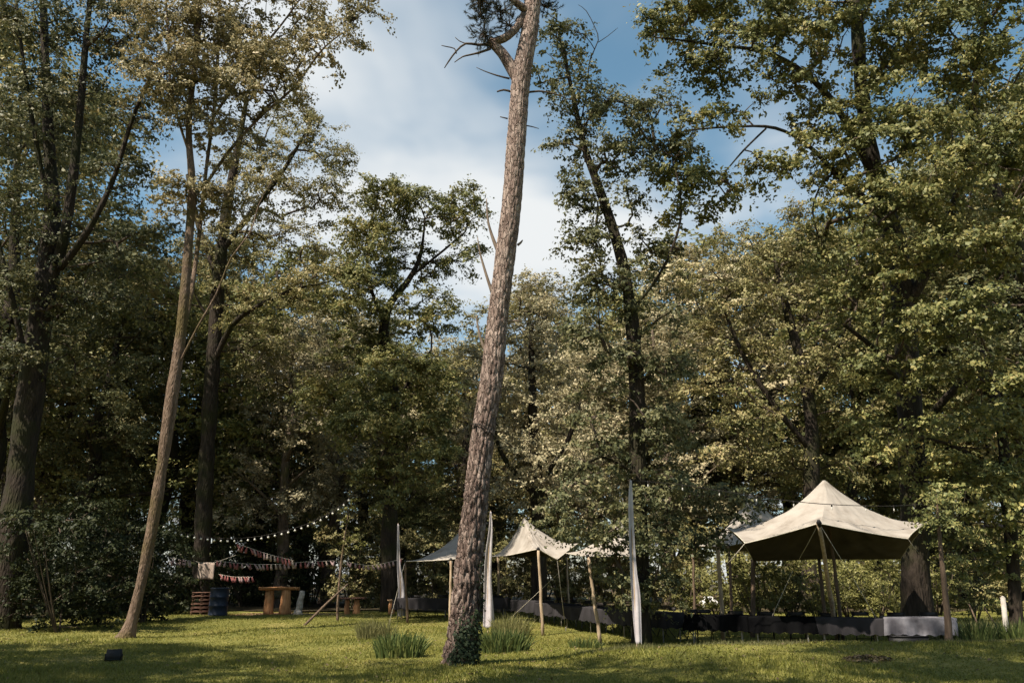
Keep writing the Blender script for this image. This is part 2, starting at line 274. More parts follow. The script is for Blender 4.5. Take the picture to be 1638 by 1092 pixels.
class MB:
    def __init__(s): s.V = []; s.Q = []; s.T = []; s.n = 0
    def add(s, V, Q=(), T=()):
        V = np.asarray(V, float)
        s.V.append(V)
        if len(Q): s.Q.append(np.asarray(Q, int) + s.n)
        if len(T): s.T.append(np.asarray(T, int) + s.n)
        s.n += len(V); return s
    def tube(s, pts, rad, sides=8, caps=True):
        pts = np.asarray(pts, float); n = len(pts); rad = np.broadcast_to(np.asarray(rad, float), (n,))
        tg = np.gradient(pts, axis=0); tg /= np.linalg.norm(tg, axis=1)[:, None] + 1e-9
        u = np.cross(tg[0], [0.31, 0.95, 0.05]); 
        if np.linalg.norm(u) < 1e-3: u = np.cross(tg[0], [1, 0, 0])
        U = np.zeros((n, 3)); W = np.zeros((n, 3))
        for i in range(n):
            u = u - tg[i] * np.dot(u, tg[i]); u /= np.linalg.norm(u) + 1e-9
            U[i] = u; W[i] = np.cross(tg[i], u)
        a = np.arange(sides) * 2 * math.pi / sides
        V = pts[:, None] + rad[:, None, None] * (np.cos(a)[None, :, None] * U[:, None] + np.sin(a)[None, :, None] * W[:, None])
        i = np.arange(n - 1)[:, None] * sides; j = np.arange(sides)[None]; k = (j + 1) % sides
        Q = np.stack([i + j, i + k, i + sides + k, i + sides + j], -1).reshape(-1, 4)
        V = V.reshape(-1, 3); T = []
        if caps:
            V = np.vstack([V, pts[:1], pts[-1:]]); c0, c1 = n * sides, n * sides + 1
            for q in range(sides):
                T.append((c0, (q + 1) % sides, q)); T.append((c1, (n - 1) * sides + q, (n - 1) * sides + (q + 1) % sides))
        return s.add(V, Q, T)
    def box(s, c, h, rz=0.0, R=None):
        V = np.array([(x, y, z) for x in (-1, 1) for y in (-1, 1) for z in (-1, 1)], float) * np.asarray(h)
        if R is None: R = np.array(Matrix.Rotation(rz, 3, 'Z'))
        V = V @ np.asarray(R).T + np.asarray(c)
        return s.add(V, [(0, 1, 3, 2), (4, 6, 7, 5), (0, 4, 5, 1), (2, 3, 7, 6), (0, 2, 6, 4), (1, 5, 7, 3)])
    def grid(s, P, flip=False):
        """P is (n,m,3)"""
        n, m = P.shape[:2]; i = np.arange(n - 1)[:, None] * m; j = np.arange(m - 1)[None]
        Q = np.stack([i + j, i + j + 1, i + m + j + 1, i + m + j], -1).reshape(-1, 4)
        return s.add(P.reshape(-1, 3), Q)
    def mesh(s, name, smooth=False):
        V = np.vstack(s.V); qs = []
        if s.Q: qs.append(np.vstack(s.Q))
        if s.T: qs.append(np.vstack(s.T))
        return nmesh(name, V, qs, smooth)
def obj(name, me, m, parent=None, label=None, cat=None, group=None, kind=None, loc=None):
    if isinstance(me, MB): me = me.mesh(name)
    o = bpy.data.objects.new(name, me); COL.objects.link(o)
    if m is not None and not me.materials: me.materials.append(M[m])
    if parent is not None: o.parent = parent
    if loc is not None: o.location = loc
    tag(o, label, cat, group, kind); return o
def tag(o, label=None, cat=None, group=None, kind=None):
    if label: o['label'] = label
    if cat: o['category'] = cat
    if group: o['group'] = group
    if kind: o['kind'] = kind
def thing(name, label, cat, loc=(0, 0, 0), rz=0.0, group=None):
    o = bpy.data.objects.new(name, None); COL.objects.link(o); o.empty_display_size = 0.2
    o.location = loc; o.rotation_euler = (0, 0, rz); tag(o, label, cat, group); return o
def dup(root, loc, rz=0.0, sc=1.0, label=None, group=None):
    r = root.copy(); COL.objects.link(r); r.location = loc; r.rotation_euler = (0, 0, rz)
    r.scale = (sc, sc, sc) if np.isscalar(sc) else sc
    if label: r['label'] = label
    if group: r['group'] = group
    for ch in list(root.children):
        c = ch.copy(); COL.objects.link(c); c.parent = r
        for g in ch.children:
            d = g.copy(); COL.objects.link(d); d.parent = c
    return r
def smooth_line(pts, step=0.35):
    """Catmull-Rom through (x,y,z,r) points"""
    P = np.asarray(pts, float); n = len(P); out = []
    for i in range(n - 1):
        p0 = P[max(i - 1, 0)]; p1 = P[i]; p2 = P[i + 1]; p3 = P[min(i + 2, n - 1)]
        k = max(2, int(np.linalg.norm(p2[:3] - p1[:3]) / step))
        for t in np.arange(k) / k:
            q = 0.5 * ((2 * p1) + (-p0 + p2) * t + (2 * p0 - 5 * p1 + 4 * p2 - p3) * t * t + (-p0 + 3 * p1 - 3 * p2 + p3) * t ** 3)
            out.append(q)
    out.append(P[-1]); return np.array(out)
def vnoise(P, seed, scale):
    """smooth pseudo noise"""
    r = np.random.RandomState(seed); s = np.zeros(len(P))
    for k in range(6):
        d = r.normal(size=3); d *= scale * (0.6 + 0.35 * k) / np.linalg.norm(d); s += np.sin(P @ d + r.uniform(0, 6.28)) / (1 + 0.4 * k)
    return s / 3.0

# ------------------------------------------------------------------ the ground
def axis_pts(lo, a, b, hi, fine, n):
    t = np.linspace(0, 1, n) ** 2.2
    return np.concatenate([(a - (a - lo) * t)[::-1][:-1], np.arange(a, b, fine), b + (hi - b) * t])
gx = axis_pts(-420, -24, 24, 420, 0.28, 26); gy = axis_pts(-160, 6, 46, 620, 0.28, 26)
GX, GY = np.meshgrid(gx, gy); GZ = hgt(GX, GY)
me = MB().grid(np.stack([GX, GY, GZ], -1)).mesh('lawn', True)
obj('lawn', me, 'lawn', kind='structure')

rng = np.random.RandomState(11)
def grass_cover():
    n = 260000
    Y = 12.5 + 25.5 * rng.rand(n) ** 1.25
    X = (rng.rand(n) - 0.5) * 2 * (0.68 * Y + 0.4)
    Z = hgt(X, Y); h = (0.035 + 0.05 * rng.rand(n)) * (0.8 + 0.4 * np.sin(X * 0.9) * np.sin(Y * 1.1)); w = 0.008 + 0.008 * rng.rand(n)
    a = rng.rand(n) * 6.283; ln = rng.normal(size=(n, 2)) * 0.035
    V = np.zeros((n, 3, 3))
    V[:, 0] = np.stack([X - np.cos(a) * w, Y - np.sin(a) * w, Z - 0.005], -1)
    V[:, 1] = np.stack([X + np.cos(a) * w, Y + np.sin(a) * w, Z - 0.005], -1)
    V[:, 2] = np.stack([X + ln[:, 0], Y + ln[:, 1], Z + h], -1)
    me = nmesh('grass_blades', V.reshape(-1, 3), np.arange(3 * n).reshape(-1, 3))
    obj('grass_blades', me, 'grass_blade', label='short mown green grass blades covering the lawn', cat='grass', kind='stuff')
grass_cover()
def fallen():
    r = np.random.RandomState(77); n = 5200; Y = 13 + 22 * r.rand(n) ** 1.2; X = (r.rand(n) - 0.5) * 1.36 * Y
    keep = (vnoise(np.column_stack([X, Y, 0 * X]), 3, 0.5) + 0.5 * r.normal(size=n)) > 0.15; X, Y = X[keep], Y[keep]; n = len(X)
    nn = r.normal(size=(n, 3)) * 0.35 + [0, 0, 1]; nn /= np.linalg.norm(nn, axis=1)[:, None]
    V, Q = leaves_arrays(np.column_stack([X, Y, hgt(X, Y) + 0.035 + 0.02 * r.rand(n)]), nn, 0.06, r); obj('fallen_leaves', nmesh('fallen_leaves', V, Q), 'litter', None, 'scattered brown fallen leaves on the lawn', 'leaves', None, 'stuff')
def patch(name, poly, m, lift=0.012, kind='structure', ns=18, nr=6):
    """a sheet that follows the ground inside a closed outline"""
    P = np.asarray(poly, float); c = P.mean(0); mb = MB(); rings = []
    k = len(P)
    for r in np.linspace(0.0, 1, nr):
        q = c + (P - c) * r; rings.append(np.column_stack([q, hgt(q[:, 0], q[:, 1]) + lift]))
    R = np.array(rings); R = np.concatenate([R, R[:, :1]], 1)
    mb.grid(R); return obj(name, mb.mesh(name, True), m, kind=kind)
def wob(px, Y, rx, ry, seed, n=40):
    c = onground(px, Y); r = np.random.RandomState(seed); a = np.linspace(0, 6.283, n, endpoint=False)
    w = 1 + 0.12 * np.sin(3 * a + r.rand() * 6) + 0.08 * np.sin(5 * a + r.rand() * 6) + 0.05 * np.sin(9 * a + r.rand() * 6)
    return np.column_stack([c[0] + rx * w * np.cos(a), c[1] + ry * w * np.sin(a)])
patch('bare_earth_patch', wob(445, 36.5, 3.2, 1.6, 3), 'bare_earth')

def forest_floor():
    xs = np.linspace(-260, 260, 120); ed = 40.0 + 1.6 * np.sin(xs * 0.31) + 0.9 * np.sin(xs * 0.83 + 1) - 9.0 * (1 - sst(-19, -14, xs))
    ts = np.concatenate([np.linspace(0, 0.1, 14), np.linspace(0.12, 1, 14)]); P = np.zeros((len(ts), len(xs), 3))
    for i, t in enumerate(ts):
        y = ed + (420 - ed) * t ** 1.5; P[i] = np.column_stack([xs, y, hgt(xs, y) + 0.03 + 0.02 * (t > 0)])
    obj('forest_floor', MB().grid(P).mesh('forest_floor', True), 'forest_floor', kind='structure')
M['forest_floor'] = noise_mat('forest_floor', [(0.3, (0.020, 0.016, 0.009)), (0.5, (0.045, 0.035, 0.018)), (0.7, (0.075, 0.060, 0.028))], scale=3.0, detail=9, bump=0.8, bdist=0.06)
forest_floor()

# ------------------------------------------------------------------ trees
def leaves_arrays(C, Nn, size, r, aspect=0.62):
    """rhombic folded leaves at centres C with normals Nn"""
    n = len(C)
    t = r.normal(size=(n, 3)); t[:, 2] -= 0.35
    t -= Nn * np.sum(t * Nn, 1)[:, None]; t /= np.linalg.norm(t, axis=1)[:, None] + 1e-9
    b = np.cross(Nn, t)
    s = (size * (0.5 + 0.95 * r.rand(n) ** 1.3))[:, None]
    V = np.stack([C - t * s * 0.5, C + b * s * 0.5 * aspect + Nn * s * 0.10 - t * s * 0.06, C + t * s * 0.5 - Nn * s * 0.10, C - b * s * 0.5 * aspect + Nn * s * 0.10 - t * s * 0.06], 1)
    return V.reshape(-1, 3), np.arange(4 * n).reshape(-1, 4)
def crown_points(blobs, r, dens, crad):
    """cluster centres and outward directions in a list of ellipsoids (centre, radii)"""
    Cs, Os, Rs = [], [], []
    for c, rad in blobs:
        a, b, d = rad; surf = 4 * math.pi * ((a * b) ** 1.6 / 3 + (a * d) ** 1.6 / 3 + (b * d) ** 1.6 / 3) ** (1 / 1.6)
        n = max(3, int(dens * surf))
        v = r.normal(size=(n, 3)); v /= np.linalg.norm(v, axis=1)[:, None]
        lowm = v[:, 2] < -0.3; v[lowm, 2] *= np.where(r.rand(lowm.sum()) < 0.55, -1, 1)
        q = 0.35 + 0.70 * r.rand(n) ** 0.6
        q *= 1 + 0.16 * vnoise(v * 1.0 + c, 5, 2.6)
        Cs.append(c + v * q[:, None] * np.asarray(rad)); Os.append(v); Rs.append(crad * (0.55 + 0.8 * r.rand(n)))
    return np.vstack(Cs), np.vstack(Os), np.concatenate(Rs)
def grow(stems, C, r, rt=0.011, low=0.25, seglen=0.55):
    """join every cluster centre to the nearest wood; returns a list of paths with radii"""
    nodes, par, rad = [], [], []
    trunkz = [s[:, 2].min() for s in stems]; ztop = max(s[:, 2].max() for s in stems); zmin = min(trunkz)
    fixed = []
    for s in stems:
        for p in s:
            if p[2] > zmin + low * (ztop - zmin): fixed.append(p)
    fixed = np.array(fixed); P = list(fixed[:, :3]); cap = list(fixed[:, 3]); par = [-1] * len(P)
    d0 = np.array([np.min(np.linalg.norm(fixed[:, :3] - c, axis=1)) for c in C]); order = np.argsort(d0)
    paths = []; PA = np.zeros((len(P) + len(C) * 12, 3)); n = len(P); PA[:n] = P
    for ci in order:
        c = C[ci]; d = c - PA[:n]; dist = np.linalg.norm(d, axis=1) + 1e-6
        cost = dist * (1 + 0.7 * np.clip(-d[:, 2] / dist + 0.15, 0, None))
        j = int(np.argmin(cost)); p0 = PA[j].copy(); L_ = dist[j]
        k = int(min(11, max(2, round(L_ / seglen))))
        ctrl = p0 + (c - p0) * 0.5 + np.array([0, 0, 0.10 * L_]) + r.normal(size=3) * 0.10 * L_
        idx = [j]
        for q in range(1, k + 1):
            t = q / k; pt = p0 * (1 - t) ** 2 + 2 * ctrl * t * (1 - t) + c * t * t
            if q < k: pt = pt + r.normal(size=3) * 0.03 * L_ / k
            PA[n] = pt; par.append(idx[-1]); idx.append(n); n += 1
        paths.append(idx)
    cnt = np.zeros(n); 
    for idx in paths: cnt[idx[-1]] += 1
    for i in range(n - 1, -1, -1):
        if par[i] >= 0: cnt[par[i]] += cnt[i]
    out = []; capn = np.full(n, 9.0); capn[:len(cap)] = cap
    R = rt * np.maximum(cnt, 1) ** 0.52
    for idx in paths:
        rr = R[idx].copy(); rr[0] = min(rr[1] * 1.15, capn[idx[0]] * 0.8); rr[-1] *= 0.5
        out.append((PA[idx], np.minimum(rr, rr[0] * 1.0 + 1e-4) if idx[0] < len(cap) else rr))
    return out
def build_tree(name, label, cat, stems, blobs, seed, leafm, barkm, base, dens=1.5, crad=0.45, nleaf=110, lsize=0.115, sides=14,
               low=0.25, group=None, flat=0.5, up=0.5, twigm='twig', rough=0.06, rt=0.011, loose=0.55, limbk=0.8, front=0):
    """stems: lists of (x,y,z,r); blobs: (centre, radii), all in world places; base becomes the origin of the thing"""
    r = np.random.RandomState(seed); base = np.asarray(base, float)
    S = [smooth_line([(p[0] - base[0], p[1] - base[1], p[2] - base[2], p[3]) for p in s]) for s in stems]
    t = thing(name, label, cat, tuple(base), 0, group)
    for i, s in enumerate(S):
        if i: s[:, 3] *= limbk
        sub = MB(); sub.tube(s[:, :3], s[:, 3], sides if i == 0 else max(7, sides - 5))
        V = sub.V[0]; nr = len(s); sd_ = sides if i == 0 else max(7, sides - 5)
        c = np.repeat(s[:, :3], sd_, 0); ringV = V[:nr * sd_]; dirv = ringV - c
        ringV = c + dirv * (1 + rough * 2.2 * vnoise(ringV, seed + i, 3.0) + rough * vnoise(ringV, seed + 9, 9.0))[:, None]
        V[:nr * sd_] = ringV; sub.V[0] = V; nm = 'trunk' if i == 0 else 'limb'
        obj(nm, sub.mesh(nm, True), barkm, t)
    if blobs:
        if front: blobs = blobs + [(np.asarray(c) + [0, -front, -0.1], tuple(0.8 * q for q in rad)) for c, rad in blobs[::2]]
        B = [(np.asarray(c) - base, rad) for c, rad in blobs]
        C, O, Rc = crown_points(B, r, dens, crad)
        tw = MB()
        for p, rr in grow(S, C, r, rt=rt, low=low): tw.tube(p, rr, 5 if rr[0] > 0.03 else 4, caps=False)
        obj('branches', tw.mesh('branches', True), twigm, t, kind='stuff')
        n = np.maximum(8, (nleaf * (Rc / crad) ** 1.6)).astype(int); ci = np.repeat(np.arange(len(C)), n); m = len(ci)
        K = 8; td = r.normal(size=(len(C), K, 3)); td[:, :, 2] = td[:, :, 2] * flat * 0.8 + 0.05; td += O[:, None] * 0.5
        td /= np.linalg.norm(td, axis=2)[:, :, None]; td *= (0.6 + 0.9 * r.rand(len(C), K))[:, :, None]
        ki = r.randint(0, K, m); tt = r.rand(m) ** 0.75; g = td[ci, ki] * tt[:, None] * (loose * 2.1) + r.normal(size=(m, 3)) * np.array([0.15, 0.15, 0.09])
        g[:, 2] -= 0.30 * tt ** 2                                   # sprays droop to their tips
        X = C[ci] + g * Rc[ci][:, None]
        nn = r.normal(size=(m, 3)) * 0.45 + np.array([0, 0, up]) + O[ci] * 0.5 + g * 0.3
        nn /= np.linalg.norm(nn, axis=1)[:, None]
        V, Q = leaves_arrays(X, nn, lsize, r)
        obj('crown', nmesh('crown', V, Q), leafm, t, kind='stuff')
    return t
def B(px, py, Y, rx, ry, rd=None):
    """an ellipsoid of foliage given by its outline in the picture and its distance"""
    c = at(px, py, Y); s = scale_at(c); a, b = rx / s, ry / s
    return (c, (a, rd if rd else (a + b) / 2, b))
def ST(pts, Y):
    """a stem from (px, py, width px[, Y]) points"""
    out = []
    for p in pts:
        y = p[3] if len(p) > 3 else Y; c = at(p[0], p[1], y); out.append((*c, p[2] / 2 / scale_at(c)))
    return out

# --- the leaning tree on the left
b0 = gnd(207, 1019); Y0 = b0[1]
leaning = [ST([(196, 1034, 44), (203, 1018, 30), (210, 995, 20), (224, 940, 17), (246, 830, 18), (263, 720, 19), (280, 600, 19), (290, 530, 16.5), (300, 410, 14), (307, 300, 12), (302, 200, 10), (313, 90, 8.5), (322, -40, 7), (330, -200, 4)], Y0),
           ST([(287, 550, 11.7), (304, 480, 10.9, Y0 + 0.5), (318, 380, 9.4, Y0 + 1), (330, 270, 8.6, Y0 + 1.2), (345, 150, 7.8, Y0 + 1.4), (352, 0, 6.2, Y0 + 1.5), (360, -160, 3.1, Y0 + 1.5)], Y0),
           ST([(281, 592, 5.5), (318, 520, 4.7, Y0 - 0.3), (346, 470, 3.9, Y0 - 0.5), (370, 412, 3.9, Y0 - 0.6), (400, 372, 3.1, Y0 - 0.6), (415, 325, 2.7, Y0 - 0.6), (437, 285, 1.6, Y0 - 0.6)], Y0),
           ST([(326, 300, 7.0, Y0 + 1.1), (372, 235, 7.0, Y0 + 0.8), (424, 180, 6.2, Y0 + 0.5), (470, 140, 5.5, Y0 + 0.3), (520, 75, 3.9, Y0), (570, 40, 2.3, Y0)], Y0),
           ST([(340, 190, 6.2, Y0 + 1.3), (400, 100, 6.2, Y0 + 1), (450, 40, 4.7, Y0 + 0.8), (500, -30, 3.1, Y0 + 0.6)], Y0),
           ST([(304, 250, 6.2), (275, 150, 5.5, Y0 - 0.5), (268, 40, 4.7, Y0 - 0.7), (262, -80, 2.3, Y0 - 0.8)], Y0)]
bl = [B(300, 160, Y0, 75, 60), B(355, 225, Y0 + .6, 80, 55), B(430, 150, Y0, 75, 45), B(520, 90, Y0 - .2, 62, 42), B(575, 40, Y0, 42, 34), B(460, 30, Y0 + .6, 70, 45),
      B(360, 80, Y0 + 1, 80, 60), B(270, 40, Y0 - .6, 70, 60), B(330, -60, Y0 + .5, 130, 60), B(290, 320, Y0 - .2, 50, 38), B(330, 330, Y0 + .6, 55, 30), B(240, 130, Y0, 50, 50), B(380, 330, Y0 + .8, 40, 26), B(437, 285, Y0 - .6, 30, 22), B(305, 110, Y0 - .7, 50, 40), B(345, 30, Y0 - .5, 50, 40), B(420, 90, Y0 - .3, 60, 34)]
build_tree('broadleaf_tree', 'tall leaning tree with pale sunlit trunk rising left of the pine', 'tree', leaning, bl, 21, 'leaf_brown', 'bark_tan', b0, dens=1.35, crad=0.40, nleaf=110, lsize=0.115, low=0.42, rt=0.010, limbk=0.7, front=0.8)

# --- the dark many-stemmed trees at the left edge
Ya = 28.0; ba = onground(8, Ya)
dark1 = [ST([(-4, 1030, 62.9), (4, 980, 54.1), (22, 850, 45.3), (40, 700, 40.3), (58, 560, 37.7), (76, 440, 34.0), (84, 340, 25.2), (78, 220, 16.3), (72, 80, 12.6), (66, -100, 7.6), (60, -260, 3.7)], Ya),
         ST([(74, 470, 21.4), (100, 390, 20.1, Ya - .4), (116, 290, 17.6, Ya - .6), (128, 180, 13.9, Ya - .7), (138, 60, 11.3, Ya - .8), (152, -80, 6.3, Ya - .8)], Ya),
         ST([(96, 430, 13.9, Ya - .4), (140, 370, 12.6, Ya - .8), (180, 290, 10.0, Ya - 1), (212, 190, 7.6, Ya - 1.2), (245, 110, 5.0, Ya - 1.4)], Ya),
         ST([(50, 620, 12.6), (20, 480, 10.7, Ya - 1), (-10, 360, 8.8, Ya - 1.4), (-40, 220, 6.3, Ya - 1.6)], Ya),
         ST([(78, 330, 10.0), (55, 210, 8.8, Ya - .8), (35, 80, 6.3, Ya - 1), (20, -60, 3.7, Ya - 1)], Ya)]
bl = [B(40, 60, Ya - .8, 80, 70), B(150, 60, Ya - .6, 80, 70), B(100, 170, Ya, 90, 60), B(30, 200, Ya - 1, 75, 70), B(210, 190, Ya - 1, 60, 50), B(40, 330, Ya - 1.3, 85, 45), B(190, 290, Ya - .6, 60, 40),
      B(110, 420, Ya + .8, 90, 50), B(20, 470, Ya - 1, 80, 60), B(150, 500, Ya + .8, 80, 45), B(90, -50, Ya, 160, 60), B(20, 590, Ya - 1, 60, 40), B(230, 60, Ya - .5, 60, 60), B(250, 390, Ya + .5, 55, 45), B(130, 590, Ya + 1.2, 60, 36)]
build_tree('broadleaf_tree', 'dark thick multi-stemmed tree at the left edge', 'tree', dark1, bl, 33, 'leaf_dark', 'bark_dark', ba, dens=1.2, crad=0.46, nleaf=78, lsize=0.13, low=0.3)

# --- the dark tree behind the leaning one, with the long low bough
Yb = 39.0; bb = onground(318, Yb)
dark2 = [ST([(318, 1010, 35.2), (320, 960, 28.8), (326, 820, 25.6), (334, 680, 24.0), (342, 560, 22.4), (350, 450, 20.0), (362, 340, 16.0), (380, 240, 11.2), (396, 150, 5.6)], Yb),
         ST([(340, 585, 11.2), (372, 520, 10.4, Yb - .8), (415, 488, 8.8, Yb - 1.4), (470, 463, 6.4, Yb - 2), (520, 452, 4.0, Yb - 2.4), (560, 440, 2.0, Yb - 2.8)], Yb),
         ST([(350, 450, 11.2), (320, 370, 10.4, Yb + .5), (300, 280, 8.0, Yb + .8)], Yb),
         ST([(356, 400, 11.2), (410, 330, 10.4, Yb - .4), (455, 270, 8.0, Yb - .6), (490, 210, 4.8, Yb - .6)], Yb)]
bl = [B(500, 240, Yb - .4, 62, 50), B(470, 190, Yb, 45, 45), B(520, 320, Yb - .6, 48, 45), B(440, 320, Yb, 60, 55), B(470, 400, Yb - .5, 70, 42), B(380, 400, Yb, 60, 50), B(400, 260, Yb + .5, 60, 55), B(320, 420, Yb + .5, 60, 50),
      B(500, 445, Yb - 2, 55, 20), B(440, 480, Yb - 1.6, 50, 24), B(550, 440, Yb - 2.6, 40, 26), B(500, 490, Yb - 2, 46, 20), B(400, 520, Yb - 1, 44, 24), B(420, 560, Yb + 1, 60, 40), B(545, 265, Yb - .3, 22, 30), B(250, 480, Yb + .5, 50, 45), B(375, 480, Yb + .5, 50, 40)]
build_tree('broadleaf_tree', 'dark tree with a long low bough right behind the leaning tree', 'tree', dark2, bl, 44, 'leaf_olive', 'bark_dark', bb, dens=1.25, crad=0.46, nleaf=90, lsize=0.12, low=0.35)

# --- the oak left of the pine
Yc = 38.0; bc = onground(622, Yc)
oak = [ST([(618, 1010, 34), (622, 950, 28), (624, 820, 25), (628, 700, 22), (626, 600, 19), (614, 540, 17), (622, 490, 13), (652, 450, 9), (672, 410, 6), (680, 350, 3)], Yc),
       ST([(628, 660, 12), (660, 600, 11, Yc - 1), (690, 560, 8, Yc - 1.5)], Yc), ST([(618, 520, 13), (590, 450, 11, Yc - .5), (590, 380, 8, Yc - .6), (600, 330, 4, Yc - .6)], Yc),
       ST([(660, 440, 9), (710, 400, 8, Yc - .5), (745, 370, 5, Yc - .6)], Yc)]
bl = [B(620, 330, Yc, 52, 36), B(680, 340, Yc - .5, 62, 42), B(740, 345, Yc - .3, 36, 40), B(745, 420, Yc - .4, 34, 34), B(600, 400, Yc - .6, 55, 50), B(660, 430, Yc + .8, 55, 40), B(580, 480, Yc - .5, 60, 48), B(655, 520, Yc - 1, 60, 40), B(700, 500, Yc - .6, 30, 34),
      B(560, 570, Yc - .6, 60, 55), B(640, 610, Yc - 1.6, 75, 55), B(700, 620, Yc - 1, 48, 45), B(590, 680, Yc - 1.2, 75, 55), B(680, 710, Yc - 1.5, 62, 50), B(520, 650, Yc, 40, 45), B(620, 770, Yc - 1.5, 70, 45)]
build_tree('oak_tree', 'round-crowned oak with a dark winding trunk left of the pine', 'tree', oak, bl, 55, 'leaf_green', 'bark_dark', bc, dens=1.25, crad=0.5, nleaf=120, lsize=0.135, low=0.2, limbk=0.5, front=1.5)

# --- the slender dark tree right of the pine
Yd = 23.2; bd = onground(1024, Yd)
alder = [ST([(1026, 1040, 40), (1026, 980, 30), (1024, 860, 27), (1020, 740, 26), (1019, 640, 24), (1013, 540, 22), (1002, 450, 19), (985, 380, 17), (958, 300, 13), (936, 240, 10), (920, 170, 8), (905, 100, 6), (890, 40, 3)], Yd),
         ST([(940, 130, 3.2, Yd), (944, 95, 3, Yd), (957, 65, 2.6, Yd), (952, 45, 2.2, Yd), (938, 18, 1.8, Yd), (925, 8, 1.2, Yd)], Yd), ST([(957, 68, 2.0, Yd), (972, 58, 1.6, Yd), (988, 45, 1.0, Yd)], Yd),
         ST([(928, 200, 4.0, Yd), (936, 160, 3.6, Yd), (940, 128, 3.2, Yd)], Yd),
         ST([(1008, 500, 8), (1060, 430, 8, Yd - .4), (1090, 340, 6, Yd - .6), (1075, 250, 4, Yd - .6)], Yd), ST([(1020, 760, 8), (960, 730, 8, Yd - .8), (920, 760, 6, Yd - 1.2), (890, 800, 4, Yd - 1.4)], Yd)]
bl = [B(905, 80, Yd, 36, 40), B(880, 120, Yd - .3, 36, 26), B(930, 170, Yd, 46, 40), B(915, 240, Yd - .2, 45, 40), B(1000, 190, Yd - .3, 45, 35), B(1050, 180, Yd - .5, 45, 38), B(1000, 260, Yd, 55, 40), B(1070, 250, Yd - .5, 45, 45), B(920, 330, Yd, 38, 38), B(990, 340, Yd - .4, 50, 45),
      B(930, 400, Yd + .1, 42, 38), B(1040, 420, Yd - .3, 60, 50), B(960, 470, Yd - .2, 55, 42), B(1050, 510, Yd, 50, 40), B(935, 540, Yd, 42, 36), B(990, 590, Yd - .4, 60, 40), B(1070, 600, Yd, 45, 36), B(950, 650, Yd - .6, 52, 34), B(1060, 690, Yd - .5, 60, 42),
      B(960, 740, Yd - .9, 60, 40), B(1050, 780, Yd - .5, 62, 44), B(920, 800, Yd - 1.2, 45, 34), B(985, 835, Yd - 1.1, 40, 40), B(1090, 850, Yd - .3, 52, 40), B(1040, 880, Yd - .6, 40, 40), B(970, 900, Yd - .8, 34, 36), B(1060, 950, Yd - .2, 36, 44), B(1100, 790, Yd, 40, 36), B(1000, 955, Yd - .4, 24, 38), B(940, 850, Yd - 1.3, 50, 24), B(892, 838, Yd - 1.4, 28, 22), B(985, 870, Yd - 1.2, 40, 20), B(1150, 800, Yd + .2, 44, 26), B(1215, 800, Yd + .4, 34, 18), B(1140, 860, Yd + .3, 30, 24), B(1180, 840, Yd + .5, 34, 14)]
build_tree('alder_tree', 'slender dark alder with a dead forked top right of the pine', 'tree', alder, bl, 66, 'leaf_dark', 'bark_dark', bd, dens=1.9, crad=0.36, nleaf=85, lsize=0.11, low=0.06, limbk=0.6, front=0.9)

# --- the big maple on the right
Ye = 26.0; be = onground(1466, Ye)
maple = [ST([(1468, 1030, 58), (1466, 980, 50), (1464, 860, 43), (1460, 740, 40), (1452, 600, 37), (1446, 480, 35), (1430, 380, 33, Ye - .5), (1400, 280, 27, Ye - 1), (1380, 160, 21, Ye - 1.5), (1370, 20, 18, Ye - 2), (1360, -150, 9, Ye - 2)], Ye),
         ST([(1420, 350, 26, Ye - .6), (1350, 290, 17, Ye - 1.6), (1295, 235, 10, Ye - 2.4), (1240, 205, 7.5, Ye - 3), (1170, 203, 6, Ye - 3.4), (1108, 208, 4, Ye - 3.6), (1078, 214, 2.2, Ye - 3.6)], Ye),
         ST([(1225, 206, 5, Ye - 3), (1190, 240, 5, Ye - 3.2), (1160, 275, 3, Ye - 3.3)], Ye),
         ST([(1400, 290, 20, Ye - 1), (1330, 160, 16, Ye - 2), (1240, 90, 12, Ye - 2.6), (1130, 70, 7, Ye - 3), (1050, 60, 3, Ye - 3)], Ye),
         ST([(1446, 500, 26), (1500, 400, 24, Ye - 1), (1540, 280, 20, Ye - 2), (1560, 140, 14, Ye - 2.6), (1580, -20, 7, Ye - 3)], Ye),
         ST([(1310, 380, 4, Ye - 2), (1300, 340, 4.5, Ye - 2), (1311, 300, 5, Ye - 2.2), (1340, 270, 7, Ye - 1.9)], Ye),
         ST([(1456, 640, 20), (1400, 560, 15, Ye - 1.2), (1350, 520, 8, Ye - 1.8)], Ye), ST([(1458, 700, 22), (1530, 620, 17, Ye - 1.5), (1590, 580, 9, Ye - 2.2)], Ye)]
Yq = Ye - 3
